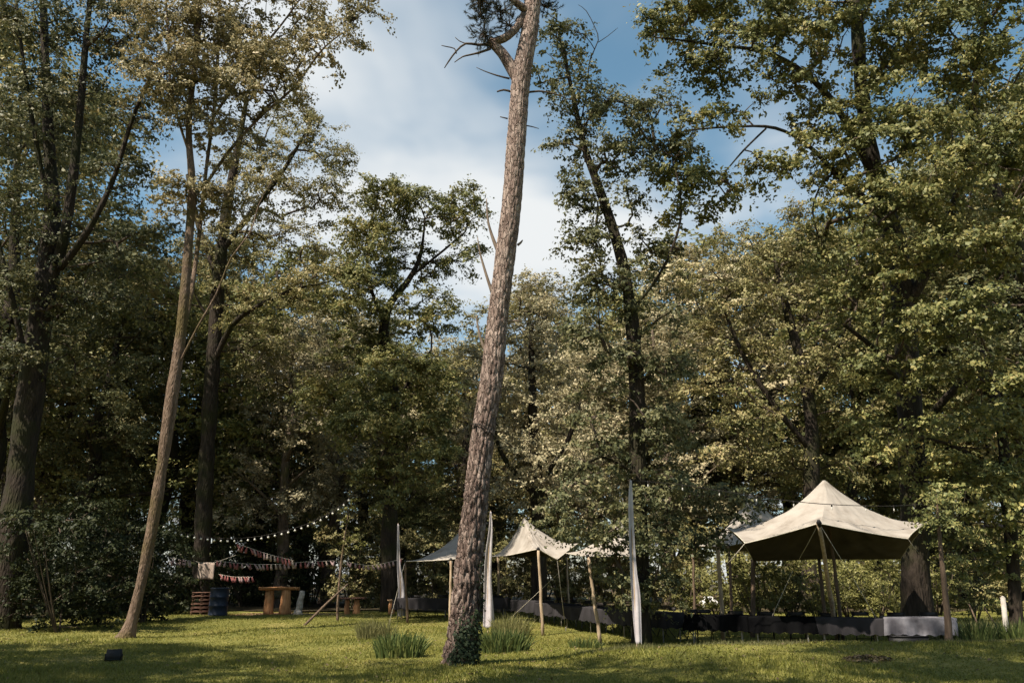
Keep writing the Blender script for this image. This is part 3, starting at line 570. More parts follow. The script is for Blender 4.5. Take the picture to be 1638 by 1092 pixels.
bl = [B(1060, 60, Yq, 50, 42), B(1120, 30, Yq, 60, 50), B(1120, 120, Yq, 50, 34), B(1190, 90, Yq, 70, 50), B(1200, 10, Yq, 90, 50), B(1290, 60, Yq, 80, 55), B(1260, 140, Yq + .5, 60, 34), B(1120, 205, Yq - .6, 50, 34), B(1090, 290, Yq - .4, 46, 42), B(1140, 290, Yq - .3, 40, 36), B(1110, 360, Yq, 36, 34),
      B(1180, 170, Yq, 40, 24), B(1230, 280, Yq, 45, 30), B(1270, 250, Yq, 40, 34), B(1330, 200, Yq + .4, 75, 45), B(1400, 100, Yq, 85, 60), B(1340, 280, Yq + .6, 55, 40), B(1420, 230, Yq - .6, 80, 50), B(1500, 60, Yq - .5, 80, 60), B(1500, 180, Yq - .6, 85, 55), B(1590, 120, Yq - .6, 80, 70), B(1600, 10, Yq - 1, 80, 60),
      B(1390, 340, Yq - .3, 70, 45), B(1480, 310, Yq - 1, 80, 50), B(1570, 270, Yq - 1, 75, 55), B(1420, 430, Yq, 75, 45), B(1520, 410, Yq - 1, 80, 50), B(1610, 380, Yq - 1.2, 60, 55), B(1300, 400, Yq + 1.5, 40, 40), B(1350, 490, Yq + 1.2, 55, 40), B(1460, 520, Yq - .4, 75, 42), B(1560, 510, Yq - 1, 75, 45),
      B(1400, -40, Yq, 200, 60), B(1560, -60, Yq, 120, 60), B(1640, 220, Yq - 1, 60, 60), B(1500, 610, Yq - .4, 70, 36), B(1590, 610, Yq - .8, 65, 45), B(1420, 600, Yq + .6, 60, 36)]
build_tree('maple_tree', 'huge maple overhanging the right tent from behind, filling the upper right', 'tree', maple, bl, 77, 'leaf_green', 'bark_dark', be, dens=1.15, crad=0.48, nleaf=150, lsize=0.132, low=0.3, flat=0.42, limbk=0.65)

# --- the lower leafy tree at the right edge
Yf = 25.0; bf = onground(1625, Yf)
rt_ = [ST([(1626, 1035, 25.5), (1624, 960, 21.0), (1616, 840, 18.8), (1606, 720, 15.8), (1590, 620, 12.0), (1570, 560, 6.8)], Yf), ST([(1610, 780, 9.8), (1540, 720, 8.2, Yf - .6), (1480, 700, 4.5, Yf - .8)], Yf)]
bl = [B(1480, 700, Yf - .8, 70, 36), B(1560, 690, Yf - .6, 70, 40), B(1620, 690, Yf - .5, 50, 50), B(1420, 740, Yf, 55, 32), B(1510, 770, Yf - .8, 65, 34), B(1590, 780, Yf - .8, 62, 42), B(1540, 840, Yf - .2, 55, 30), B(1620, 860, Yf - .9, 50, 44), B(1570, 900, Yf + .6, 50, 24), B(1640, 780, Yf - 1, 50, 60), B(1612, 935, Yf + .4, 36, 34), B(1400, 690, Yf + 1, 50, 34)]
build_tree('broadleaf_tree', 'low spreading leafy tree at the right edge of the lawn', 'tree', rt_, bl, 88, 'leaf_green', 'bark_dark', bf, dens=1.2, crad=0.44, nleaf=95, lsize=0.14, low=0.15, flat=0.4)

# --- sunlit trees behind the tents
def bush_tree(label, px, Y, stems, bl, seed, leafm, **k):
    return build_tree('broadleaf_tree', label, 'tree', stems, bl, seed, leafm, 'bark_dark', onground(px, Y), low=0.12, **k)
Yg = 41.0
bush_tree('pale olive sunlit tree directly right of the pine, behind the tents', 860, Yg, [ST([(862, 1000, 30), (862, 900, 24), (858, 760, 20), (852, 640, 15), (850, 520, 8)], Yg), ST([(860, 800, 10), (800, 720, 9, Yg - .6), (790, 640, 5, Yg - .6)], Yg), ST([(860, 780, 10), (910, 700, 9, Yg - .6), (925, 640, 5, Yg - .8)], Yg)],
          [B(850, 480, Yg, 34, 50), B(880, 520, Yg, 34, 46), B(830, 560, Yg - .4, 50, 42), B(890, 590, Yg - .6, 50, 40), B(800, 640, Yg - .7, 50, 42), B(860, 660, Yg - 1, 60, 40), B(920, 670, Yg - .8, 40, 36), B(820, 720, Yg - 1, 60, 38), B(890, 740, Yg - 1.2, 60, 36), B(840, 790, Yg - 1.2, 66, 32), B(770, 700, Yg, 36, 50), B(760, 590, Yg + .5, 40, 48), B(905, 800, Yg - .8, 40, 26)], 99, 'leaf_pale', dens=1.0, crad=0.5, nleaf=85, lsize=0.14)
Yh = 40.0
bush_tree('broad sunlit olive tree between the alder and the maple', 1240, Yh, [ST([(1300, 1000, 34), (1298, 900, 28), (1298, 780, 24), (1298, 680, 21), (1286, 600, 17), (1260, 500, 12), (1240, 420, 5)], Yh), ST([(1298, 720, 13), (1240, 650, 12, Yh - .5), (1190, 570, 9, Yh - .8), (1160, 500, 5, Yh - .9)], Yh), ST([(1290, 640, 11), (1340, 560, 9, Yh - .6), (1360, 480, 5, Yh - .6)], Yh)],
          [B(1180, 400, Yh, 50, 40), B(1240, 420, Yh - .5, 55, 46), B(1300, 400, Yh, 50, 46), B(1130, 460, Yh - .4, 46, 42), B(1190, 490, Yh - .8, 60, 42), B(1270, 500, Yh - .9, 62, 42), B(1340, 480, Yh - .4, 48, 44), B(1120, 550, Yh - .5, 48, 40), B(1190, 580, Yh - 1, 62, 40), B(1290, 590, Yh - 1.2, 66, 34), B(1360, 570, Yh - .6, 45, 42), B(1130, 640, Yh - .6, 50, 36), B(1200, 670, Yh - .8, 50, 36), B(1370, 660, Yh - .6, 42, 30), B(1240, 740, Yh, 50, 32), B(1160, 730, Yh - .6, 46, 36), B(1330, 750, Yh, 50, 30), B(1290, 350, Yh + .4, 36, 30)], 111, 'leaf_olive', dens=1.0, crad=0.52, nleaf=85, lsize=0.145)

# --- woodland trees: four kinds, copied
def proto(name, seed, h, spread, leafm, barkm, nb, lsize=0.16, z0=0.28, conic=0.0):
    r = np.random.RandomState(seed); stems = []
    main = [(0, 0, -0.15, h * 0.026)]
    for k in range(1, 8):
        z = h * k / 7.5; main.append((r.normal() * 0.012 * h, r.normal() * 0.012 * h, z, h * 0.022 * (1 - k / 8.0) + 0.02))
    stems.append(main); bl = []
    for k in range(5):
        a = r.rand() * 6.283; z = h * (0.3 + 0.1 * k); q = spread * (0.55 + 0.3 * r.rand()); p = main[min(7, int(z / h * 7.5))]
        stems.append([(p[0], p[1], z, p[3] * 0.55), (p[0] + q * 0.5 * math.cos(a), p[1] + q * .5 * math.sin(a), z + q * 0.45, p[3] * 0.4), (p[0] + q * math.cos(a), p[1] + q * math.sin(a), z + q * 0.8, 0.03)])
    for k in range(nb):
        t = (k + 0.5) / nb; z = h * (z0 + (0.95 - z0) * t); w = spread * (0.35 + 0.9 * math.sin(math.pi * min(1, 0.12 + 0.86 * t)) ** 0.8) * (1 - conic * t)
        a = k * 2.4 + r.rand(); q = w * (0.35 + 0.5 * r.rand()); s = spread * (0.30 + 0.2 * r.rand()) * (1 - 0.35 * conic * t)
        bl.append((np.array([q * math.cos(a), q * math.sin(a), z]), (s * 1.15, s * 1.15, s * 0.85)))
    return build_tree(name, 'x', 'tree', stems, bl, seed, leafm, barkm, (0, 0, 0), dens=0.85, crad=0.6, nleaf=85, lsize=lsize, low=0.2, sides=9)
protos = [proto('woodland_tree', 201, 19.0, 4.2, 'leaf_olive', 'bark_dark', 17), proto('woodland_tree', 202, 17.0, 3.6, 'leaf_pale', 'bark_grey', 15),
          proto('woodland_tree', 203, 21.0, 3.4, 'leaf_dark', 'bark_dark', 16, z0=0.34), proto('woodland_tree', 204, 15.0, 3.8, 'leaf_green', 'bark_dark', 15, z0=0.18)]
PH = [19.0, 17.0, 21.0, 15.0]; used = [False] * 4
def put_tree(k, p, h, rz, label, group, squash=1.0):
    sc = h / PH[k]
    if not used[k]:
        o = protos[k]; used[k] = True; o.location = tuple(p); o.rotation_euler = (0, 0, rz); o.scale = (sc * squash, sc * squash, sc); o['label'] = label; o['group'] = group
    else: o = dup(protos[k], tuple(p), rz, (sc * squash, sc * squash, sc), label, group)
    return o
rw = np.random.RandomState(5)
REG = []                                     # repeats whose labels are written at the end: object, kind, picture column, distance, look
LOOK = ['olive', 'pale grey-green', 'dark green', 'fresh green']
WL = ('leafy tree deep in the shaded wood behind the string lights', 'shaded wood on the left')
WC = ('leafy tree of the wood behind the white tents, in the middle distance', 'wood behind the tents')
WR = ('leafy tree of the wood behind the maple on the right', 'wood behind the maple')
wood = [(-90, 36, 160, 2), (-20, 44, 330, 0), (60, 50, 420, 3), (120, 42, 440, 2), (175, 55, 400, 0), (235, 46, 430, 3), (290, 56, 360, 2), (400, 52, 400, 3), (440, 44, 520, 1), (480, 60, 440, 0), (520, 48, 500, 1), (570, 57, 500, 2),
        (700, 60, 545, 1), (740, 54, 560, 0), (660, 66, 560, 1), (850, 60, 440, 0), (905, 58, 520, 1), (955, 52, 540, 1), (1010, 60, 480, 0), (1075, 50, 500, 1), (1120, 58, 400, 3), (1190, 55, 380, 1), (1270, 62, 380, 0), (1345, 54, 380, 1), (1420, 60, 360, 0),
        (1490, 48, 300, 3), (1560, 52, 320, 2), (1640, 46, 240, 0), (1720, 40, 120, 2), (1540, 70, 420, 1), (1400, 44, 560, 3), (640, 48, 700, 3), (790, 66, 600, 3), (30, 66, 450, 1), (340, 66, 460, 1), (1690, 60, 300, 1), (-180, 46, 0, 0), (1820, 50, 150, 0)]
for px, Y, top, k in wood:
    p = onground(px, Y); h = at(px, top, Y)[2] - p[2]
    lab, grp = WL if px < 600 else (WR if px > 1380 else WC)
    o = put_tree(k, p - np.array([0, 0, 0.05]), h, rw.rand() * 6.283, lab, grp, 1.0 + 0.25 * rw.rand()); REG.append((o, 'tree', px, Y, LOOK[k] + ' woodland tree'))
# far edge of the wood
far = [(x, 84 + 10 * rw.rand(), 640 + 60 * rw.rand(), int(rw.randint(0, 4))) for x in range(-150, 1850, 95)]
for px, Y, top, k in far:
    p = onground(px, Y); h = at(px, top, Y)[2] - p[2]
    o = put_tree(k, p - np.array([0, 0, 0.05]), h, rw.rand() * 6.283, 'distant tree along the far edge of the wood', 'far edge of the wood', 1.5); REG.append((o, 'far', px, Y, 'distant wood-edge tree'))
# trees outside the picture, left of and behind the camera, that shade the lawn
SH = ('broadleaf tree standing beside the lawn on the camera side', 'trees on the camera side of the lawn')
for x, y, h, k in [(-17.5, 12, 18, 0), (-15.6, 5.0, 19, 3), (-10.5, 2.5, 22, 2), (-4.2, 3.6, 29, 2)]:
    put_tree(k, (x, y, float(hgt(x, y)) - 0.05), h, {-17.5: 1.0, -15.6: 0.4, -10.5: 2.0, -4.2: 3.9}[x], 'tree on the camera side of the lawn, ' + {-17.5: 'left of the leaning tree', -15.6: 'second from the leaning tree', -10.5: 'left of the camera', -4.2: 'tallest, beside the camera'}[x], SH[1], 1.15)

# --- shrubs
def shrub(name, label, p, w, h, seed, leafm, group=None, lsize=0.11, nleaf=80, dens=1.3, dep=None):
    r = np.random.RandomState(seed); dep = dep or w * 0.8; stems = []; bl = []
    for k in range(6):
        a = r.rand() * 6.283; q = 0.3 * w
        stems.append([(p[0] + 0.06 * math.cos(a), p[1] + 0.06 * math.sin(a), p[2] - 0.1, 0.035), (p[0] + q * 0.5 * math.cos(a), p[1] + q * 0.5 * math.sin(a), p[2] + h * 0.3, 0.025), (p[0] + q * math.cos(a), p[1] + q * math.sin(a), p[2] + h * 0.7, 0.008)])
    n = 7
    for k in range(n):
        a = k * 2.4 + r.rand(); q = 0.3 * r.rand() ** 0.5; z = (0.12, 0.2, 0.72, 0.5, 0.62, 0.35, 0.15)[k] + 0.08 * r.rand()
        s = 0.25 + 0.08 * r.rand()
        bl.append((np.array([p[0] + q * w * math.cos(a), p[1] + q * dep * math.sin(a), p[2] + h * z]), (w * s, dep * s, h * 0.24)))
    return build_tree(name, label, 'shrub', stems, bl, seed, leafm, 'twig', p, dens=dens, crad=0.34, nleaf=nleaf, lsize=lsize, low=0.0, sides=6, group=group, rt=0.006)
p = onground(95, 27.0)
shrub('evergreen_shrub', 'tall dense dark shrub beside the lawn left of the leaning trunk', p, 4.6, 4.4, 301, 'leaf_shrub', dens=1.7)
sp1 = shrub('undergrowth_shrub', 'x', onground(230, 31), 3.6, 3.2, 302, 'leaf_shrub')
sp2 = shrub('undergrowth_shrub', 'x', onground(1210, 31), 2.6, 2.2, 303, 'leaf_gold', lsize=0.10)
sp3 = shrub('undergrowth_shrub', 'x', onground(560, 43), 4.2, 4.4, 304, 'leaf_olive', lsize=0.13)
tag(sp1, 'dark shrub filling the shaded wood edge behind the string lights', None, 'dark shrubs on the left')
tag(sp2, 'sunlit yellow-green shrub behind the long table under the right tent', None, 'sunlit shrubs behind the right tent')
tag(sp3, 'olive shrub of the undergrowth behind the tents', None, 'undergrowth behind the tents')
REG += [(sp1, 'sp1', 230, 31, 'dark shaded shrub'), (sp2, 'sp2', 1210, 31, 'sunlit yellow-green shrub'), (sp3, 'sp3', 560, 43, 'olive undergrowth shrub')]
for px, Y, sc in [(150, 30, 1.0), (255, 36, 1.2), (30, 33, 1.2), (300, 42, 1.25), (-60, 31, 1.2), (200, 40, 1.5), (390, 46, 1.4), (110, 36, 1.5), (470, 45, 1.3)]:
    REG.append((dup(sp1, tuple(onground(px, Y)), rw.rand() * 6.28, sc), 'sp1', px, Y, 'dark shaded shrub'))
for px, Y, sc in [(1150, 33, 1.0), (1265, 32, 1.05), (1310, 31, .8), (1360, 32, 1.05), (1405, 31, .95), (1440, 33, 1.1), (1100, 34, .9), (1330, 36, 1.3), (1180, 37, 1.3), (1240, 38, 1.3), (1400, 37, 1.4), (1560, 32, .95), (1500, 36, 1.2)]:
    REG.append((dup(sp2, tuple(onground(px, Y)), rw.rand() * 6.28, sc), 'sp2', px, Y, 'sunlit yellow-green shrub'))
for px, Y, sc in [(620, 45, 1.0), (690, 46, 1.1), (500, 50, 1.2), (760, 47, .9), (820, 46, .95), (900, 45, 1.0), (960, 44, 1.0), (1040, 42, 1.0), (1120, 44, 1.1), (1230, 47, 1.1), (1330, 46, 1.1), (1430, 44, 1.1), (1520, 46, 1.1), (1610, 42, 1.0), (1690, 38, 1.1), (430, 54, 1.4), (360, 52, 1.4), (720, 54, 1.5), (870, 53, 1.5), (1000, 54, 1.5), (580, 52, 1.3)]:
    REG.append((dup(sp3, tuple(onground(px, Y)), rw.rand() * 6.28, sc), 'sp3', px, Y, 'olive undergrowth shrub'))

# --- the pine
bp_ = gnd(733, 1061); Yp = bp_[1]
def worley(u, v, period, seed):
    """distance to the crack between bark plates; u wraps with an integer period"""
    r = np.random.RandomState(seed); nv = int(v.max()) + 4; jit = r.rand(period, nv, 2)
    iu = np.floor(u).astype(int); iv = np.floor(v).astype(int); d1 = np.full(u.shape, 9.0); d2 = np.full(u.shape, 9.0)
    for a in (-1, 0, 1):
        for b in (-1, 0, 1):
            cu = iu + a; cv = np.clip(iv + b, 0, nv - 1); j = jit[cu % period, cv]
            d = np.hypot(cu + j[..., 0] - u, cv + j[..., 1] - v)
            m = d < d1; d2 = np.where(m, d1, np.minimum(d2, d)); d1 = np.where(m, d, d1)
    return d2 - d1
def pine():
    t = thing('pine_tree', 'tall leaning pine with plated bark standing alone on the lawn', 'tree', tuple(bp_))
    pts = ST([(722, 1085, 66), (730, 1062, 56), (737, 1030, 50), (742, 980, 48), (750, 900, 47), (761, 800, 41), (773, 690, 39), (787, 600, 38), (797, 500, 35), (807, 420, 34), (819, 320, 32.5), (825, 240, 31.5), (830.5, 160, 31), (836, 110, 32), (847, 50, 28), (853, -10, 25), (862, -120, 20), (868, -240, 14), (872, -340, 6)], Yp)
    line = smooth_line([(p[0] - bp_[0], p[1] - bp_[1], p[2] - bp_[2], p[3]) for p in pts], 0.045)
    sides = 88; mb = MB(); mb.tube(line[:, :3], line[:, 3], sides)
    V = mb.V[0]; n = len(line); c = np.repeat(line[:, :3], sides, 0); d = V[:n * sides] - c
    th = np.tile(np.arange(sides) / sides, n); zl = np.repeat(np.concatenate([[0], np.cumsum(np.linalg.norm(np.diff(line[:, :3], axis=0), axis=1))]), sides)
    w = worley(th * 17 + 0.3 * np.sin(zl * 3), zl / 0.34, 17, 3); w2 = worley(th * 34, zl / 0.15 + 3, 34, 8)
    fade = np.clip(1.15 - zl / 10.0, 0.28, 1)
    rad = np.repeat(line[:, 3], sides)
    disp = fade * (-0.085 * np.exp(-w / 0.17) - 0.030 * np.exp(-w2 / 0.16)) + 0.02 * vnoise(V[:n * sides], 4, 2.0) + 0.006 * vnoise(V[:n * sides], 5, 14.0)
    flare = np.clip(0.9 - zl, 0, 1); disp += 0.07 * flare * np.sin(th * 6.283 * 5 + 0.7)
    V[:n * sides] = c + d * (1 + disp / rad)[:, None]
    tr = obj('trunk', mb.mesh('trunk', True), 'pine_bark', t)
    def limb(name, pts, m='pine_bark', sides=9):
        s = smooth_line([(q[0] - bp_[0], q[1] - bp_[1], q[2] - bp_[2], q[3]) for q in ST(pts, Yp)], 0.12)
        b_ = MB(); b_.tube(s[:, :3], s[:, 3] * (1 + 0.12 * vnoise(s[:, :3], 7, 8.0)), sides); return obj(name, b_.mesh(name, True), m, t)
    limb('limb', [(830, 130, 20), (818, 108, 19), (803, 85, 16), (788, 70, 14), (783, 64, 10)])
    limb('limb', [(787, 68, 13), (806, 62, 13, Yp - .1), (825, 46, 13, Yp - .1), (840, 22, 15, Yp)])
    limb('limb', [(845, 18, 16), (830, 8, 13, Yp - .2), (814, -8, 11, Yp - .3), (790, -40, 7, Yp - .5)])
    for q in ([(790, 70, 5), (765, 72, 4.6), (745, 70, 4), (730, 82, 3.2), (718, 98, 2.6), (711, 109, 1.4)], [(785, 78, 4.5), (768, 84, 4), (752, 88, 3), (740, 91, 2.4), (727, 100, 1.4)], [(730, 86, 2.2), (727, 78, 2), (715, 75, 1.6), (706, 73, 1)], [(745, 70, 2), (735, 66, 1.6), (728, 60, 1)],
              [(815, 126, 3.5), (795, 121, 2.6), (775, 114, 1.8), (762, 108, 1)], [(818, 147, 4), (806, 144, 3.4), (795, 147, 2.4)], [(840, 149, 4), (862, 146, 3.4), (890, 151, 2.4), (905, 157, 1.4)], [(812, 190, 2.6), (800, 187, 1.6)], [(836, 200, 2.8), (852, 203, 2), (862, 206, 1)],
              [(798, 405, 6), (788, 380, 5), (781, 355, 3.8), (779, 332, 2.6), (778, 318, 1.2)], [(788, 470, 6), (778, 440, 4.4), (768, 405, 3), (764, 380, 1.5)], [(778, 565, 5.5), (770, 545, 4.6), (764, 520, 3.4), (762, 505, 2)], [(812, 516, 5), (822, 513, 4), (833, 514, 3)], [(828, 392, 5), (833, 388, 4), (836, 384, 2)], [(822, 270, 5), (812, 262, 2)]):
        limb('dead_branch', q, 'dead_wood' if q[0][1] > 300 else 'twig', 6)
    # needle tufts
    r = np.random.RandomState(9); C, D = [], []
    tufts = [B(775, 55, Yp - .1, 28, 26), B(770, 25, Yp, 26, 18), B(800, 18, Yp - .3, 26, 16), B(815, 40, Yp + .3, 20, 16), B(770, 0, Yp - .4, 30, 20), B(830, -30, Yp, 40, 26), B(790, -60, Yp, 60, 30), B(880, -40, Yp + .3, 40, 26), B(850, -150, Yp, 90, 40), B(880, -240, Yp, 80, 45), B(868, -330, Yp, 60, 40), B(872, 10, Yp + .6, 22, 14)]
    tw = MB()
    for c, rad in tufts:
        for k in range(int(34 * (rad[0] / 0.35) ** 1.6)):
            v = r.normal(size=3); v /= np.linalg.norm(v); q0 = c + v * np.array(rad) * (0.25 + 0.65 * r.rand() ** 0.5)
            ax = v * 0.7 + r.normal(size=3) * 0.6 + [0, 0, 0.35]; ax /= np.linalg.norm(ax); q1 = q0 + ax * (0.12 + 0.14 * r.rand())
            tw.tube([c - bp_, (c + q0) / 2 - bp_ + r.normal(size=3) * 0.03, q0 - bp_, q1 - bp_], [0.012, 0.009, 0.006, 0.003], 4, caps=False)
            m = 70; s_ = r.rand(m)[:, None]; dd = r.normal(size=(m, 3)) * 0.75 + ax * 0.8; dd /= np.linalg.norm(dd, axis=1)[:, None]
            C.append(q0 + (q1 - q0) * s_); D.append(dd)
    C = np.vstack(C) - bp_; D = np.vstack(D); n = len(C); ln = 0.045 + 0.055 * r.rand(n); sd_ = np.cross(D, r.normal(size=(n, 3))); sd_ /= np.linalg.norm(sd_, axis=1)[:, None]
    V = np.stack([C - sd_ * 0.004, C + sd_ * 0.004, C + D * ln[:, None]], 1).reshape(-1, 3)
    obj('crown', nmesh('crown', V, np.arange(3 * n).reshape(-1, 3)), 'needle', t, kind='stuff'); obj('branches', tw.mesh('branches'), 'twig', t, kind='stuff')
    # the cable of the string lights tied round the trunk
    k = thing('tied_cable', 'black cable tied round the pine trunk at mid height', 'cable', tuple(bp_))
    i0 = int(np.argmin(abs(line[:, 2] - (at(762, 690, Yp)[2] - bp_[2])))); c0 = line[i0, :3]; r0 = line[i0, 3] + 0.012
    a = np.linspace(0, 6.283, 40); lp = np.column_stack([c0[0] + r0 * np.cos(a), c0[1] + r0 * np.sin(a), c0[2] - 0.16 * np.cos(a - 0.35) + 0.02 * np.sin(3 * a)])
    obj('cable_loop', MB().tube(lp, 0.013, 6), 'cable', k)
    for aa in (-2.2, -1.15):
        q = np.array([c0[0] + (r0 + .02) * math.cos(aa), c0[1] + (r0 + .02) * math.sin(aa), c0[2] - 0.16 * math.cos(aa - .35)])
        obj('lamp_socket', MB().tube([q, q + [0, 0, -.05], q + [0, 0, -.10]], [0.02, 0.026, 0.018], 8), 'cable', k)
    # ivy on the foot of the trunk
    iv = thing('ivy_plant', 'dark ivy climbing the foot of the pine trunk', 'ivy', tuple(bp_))
    P, Nn = [], []; st = MB()
    for s in range(24):
        ang = -0.95 + r.normal() * 0.5 if s < 15 else -0.3 + r.normal() * 0.5; hmax = (0.35 + 0.7 * r.rand()) if s < 20 else 1.2 + 0.8 * r.rand(); z = 0.0; path = []
        while z < hmax:
            i = int(np.argmin(abs(line[:, 2] - z))); rr = line[i, 3] + 0.008 + (0.02 * max(0, 0.7 - z))
            o = np.array([math.cos(ang), math.sin(ang), 0]); q = line[i, :3] + o * rr; path.append(q)
            for _ in range(3 if z < 0.75 else 2):
                P.append(q + o * (0.01 + 0.03 * r.rand()) + r.normal(size=3) * 0.045); v = o + r.normal(size=3) * 0.4 + [0, 0, 0.4]; Nn.append(v / np.linalg.norm(v))
            z += 0.05; ang += r.normal() * 0.06
        st.tube(path, 0.009, 4)
    V, Q = leaves_arrays(np.array(P), np.array(Nn), 0.062, r, 0.9)
    obj('stems', st, 'twig', iv, kind='stuff'); obj('leaves', nmesh('leaves', V, Q), 'ivy', iv, kind='stuff')
pine()

# ------------------------------------------------------------------ tents
def tent(label, peak, anchors, poles=(), ropes=(), sag=0.16, power=1.55, bulge=0.0):
    """peak and anchors are world places; the membrane hangs in concave arcs between the anchors and rises to the peak"""
    base = np.array([peak[0], peak[1], float(hgt(peak[0], peak[1]))])
    t = thing('stretch_tent', label, 'tent', tuple(base)); A = [np.asarray(a, float) for a in anchors]; k = len(A)
    edge = []
    cc = sum(A) / k
    for i in range(k):
        a, b = A[i], A[(i + 1) % k]; m = 14; L_ = np.linalg.norm(b - a)
        for q in range(m):
            s = q / m; p = a * (1 - s) + b * s; w = 4 * s * (1 - s)
            inn = cc - p; inn[2] = 0; inn /= np.linalg.norm(inn) + 1e-6
            edge.append(p + inn * w * sag * 0.2 * L_ - np.array([0, 0, w * 0.004 * L_]))
    E = np.array(edge); kw = np.hanning(27); kw /= kw.sum(); ES = np.column_stack([np.convolve(np.concatenate([E[-13:, c], E[:, c], E[:13, c]]), kw, 'valid') for c in range(3)]); E0 = E; nr = 26; pk = np.asarray(peak, float); rings = []
    for i in range(nr + 1):
        s = i / nr                                  # 0 at the edge, 1 at the peak
        s2 = s * 0.985
        w_ = s ** 0.6; E = E0 * (1 - w_) + ES * w_; p = E + (pk - E) * s2; zt = E[:, 2] + (pk[2] - E[:, 2]) * s2 ** power
        th_ = np.arange(len(E)) * 6.2832 / len(E); zt += (0.02 * np.sin(th_ * 17 + i * 0.25) + 0.014 * np.sin(th_ * 29 - i * 0.4) + 0.012 * np.sin(th_ * 6 + i * 0.9)) * s ** 0.6 * (1 - s) * 2 - bulge * 4 * s * (1 - s)
        p = np.column_stack([p[:, :2], zt]); rings.append(p)
    E = E0; R = np.array(rings); R = np.concatenate([R, R[:, :1]], 1) - base
    mb = MB(); mb.grid(R); c = R[-1, :-1].mean(0) + [0, 0, 0.015]; n = len(E)
    o0 = nr * (n + 1); mb.add(np.vstack([R[-1], c[None]]), (), [(q, q + 1, n + 1) for q in range(n)])
    ob = obj('canopy', mb.mesh('canopy', True), 'tent_canvas', t)
    lb = MB(); lb.grid(R - [0, 0, 0.016]); obj('lining', lb.mesh('lining', True), 'tent_lining', ob)  # added copy of the canopy just below it, coloured dark as painted shade
    obj('hem_rope', MB().tube(np.vstack([E, E[:1]]) - base - [0, 0, 0.008], 0.013, 5), 'rope', ob)
    for (b_, tp, w, m) in poles:
        b_ = np.asarray(b_, float); tp = np.asarray(tp, float); s = np.linspace(0, 1, 9)[:, None]; ln = b_ * (1 - s) + tp * s
        r = np.random.RandomState(int(abs(tp[0] * 100)) % 997); ln = ln + np.column_stack([r.normal(size=(9, 2)) * 0.012, np.zeros(9)])
        ln[0, 2] -= 0.05
        po = obj('pole', MB().tube(ln - base, np.linspace(w, w * 0.8, 9) * (1 + 0.05 * r.normal(size=9)), 10).mesh('pole', True), m, t)
        obj('pole_cap', MB().tube([tp - base - (tp - b_) * 0.02, tp - base, tp - base + (tp - b_) * 0.02], [w * 0.9, w * 1.05, w * 0.5], 10), 'black_plastic', po)
    for (a, b_) in ropes:
        a = np.asarray(a, float); b_ = np.asarray(b_, float)
        rp = obj('guy_rope', MB().tube([a - base, (a + b_) / 2 - base - [0, 0, 0.01], b_ - base], 0.007, 5), 'rope', t)
        if b_[2] - float(hgt(b_[0], b_[1])) < 0.15:
            d = (a - b_) / np.linalg.norm(a - b_); obj('peg', MB().tube([b_ - base - [0, 0, 0.15], b_ - base + [0, 0, 0.12]], 0.014, 6), 'steel', rp)
    return t
# right tent
F_ = at(1310, 836, 19.9); FR = at(1452, 861, 20.6); Rr = at(1486, 834, 22.8); BR = at(1440, 893, 25.2); BK = at(1310, 893, 25.6); BL = at(1205, 896, 25.2); Lf = at(1163, 843, 22.4); FL = at(1192, 868, 20.8)
def foot(px, py): return gnd(px, py)
f1 = foot(1340, 1027); f2 = foot(1157, 1024)
g1 = onground(1210, 21.5); g2 = onground(1420, 21.5)
tent('large beige stretch tent with a sharp peak on the right', at(1318, 766, 22.6), [F_, FR, Rr, BR, BK, BL, Lf, FL],
     poles=[(f1, F_, 0.062, 'pole_wood'), (onground(1204, 24.9), BL, 0.075, 'pole_dark'), (onground(1322, 25.4), BK, 0.06, 'pole_dark'), (onground(1350, 22.8), at(1319, 775, 22.6), 0.05, 'pole_dark')],
     ropes=[(F_, at(1268, 912, 22.0)), (at(1268, 912, 22.0), onground(1214, 23.0)), (F_, at(1365, 925, 20.8)), (at(1365, 925, 20.8), onground(1428, 22.2)), (FL, at(1160, 905, 21.2)), (Lf, f2 + (at(1147, 846, f2[1]) - f2) * 0.99), (FR, at(1470, 885, 21.2))], power=1.7)
p_ = thing('tent_pole', 'slim wooden pole standing left of the right tent', 'pole', tuple(f2)); tp = at(1147, 845, f2[1]) - f2
obj('shaft', MB().tube([[0, 0, -0.05], tp * 0.3 + [0.012, 0, 0], tp * 0.65 + [-.01, 0, 0], tp], [0.062, 0.06, 0.055, 0.05], 10).mesh('shaft', True), 'pole_wood', p_)
obj('pole_cap', MB().tube([tp * 0.985, tp * 1.0, tp * 1.012], [0.054, 0.056, 0.03], 10), 'black_plastic', p_)
# tent behind it
tent('beige stretch tent half hidden behind alder leaves, left of the right tent', at(1200, 788, 29.0), [at(1165, 872, 26.5), at(1262, 850, 27.0), at(1290, 850, 29.5), at(1240, 880, 32.5), at(1150, 880, 32.0), at(1108, 872, 29.0)],
     poles=[(onground(1173, 26.5), at(1165, 872, 26.5), 0.05, 'pole_dark'), (onground(1112, 29.0), at(1108, 872, 29.0), 0.05, 'pole_dark')])
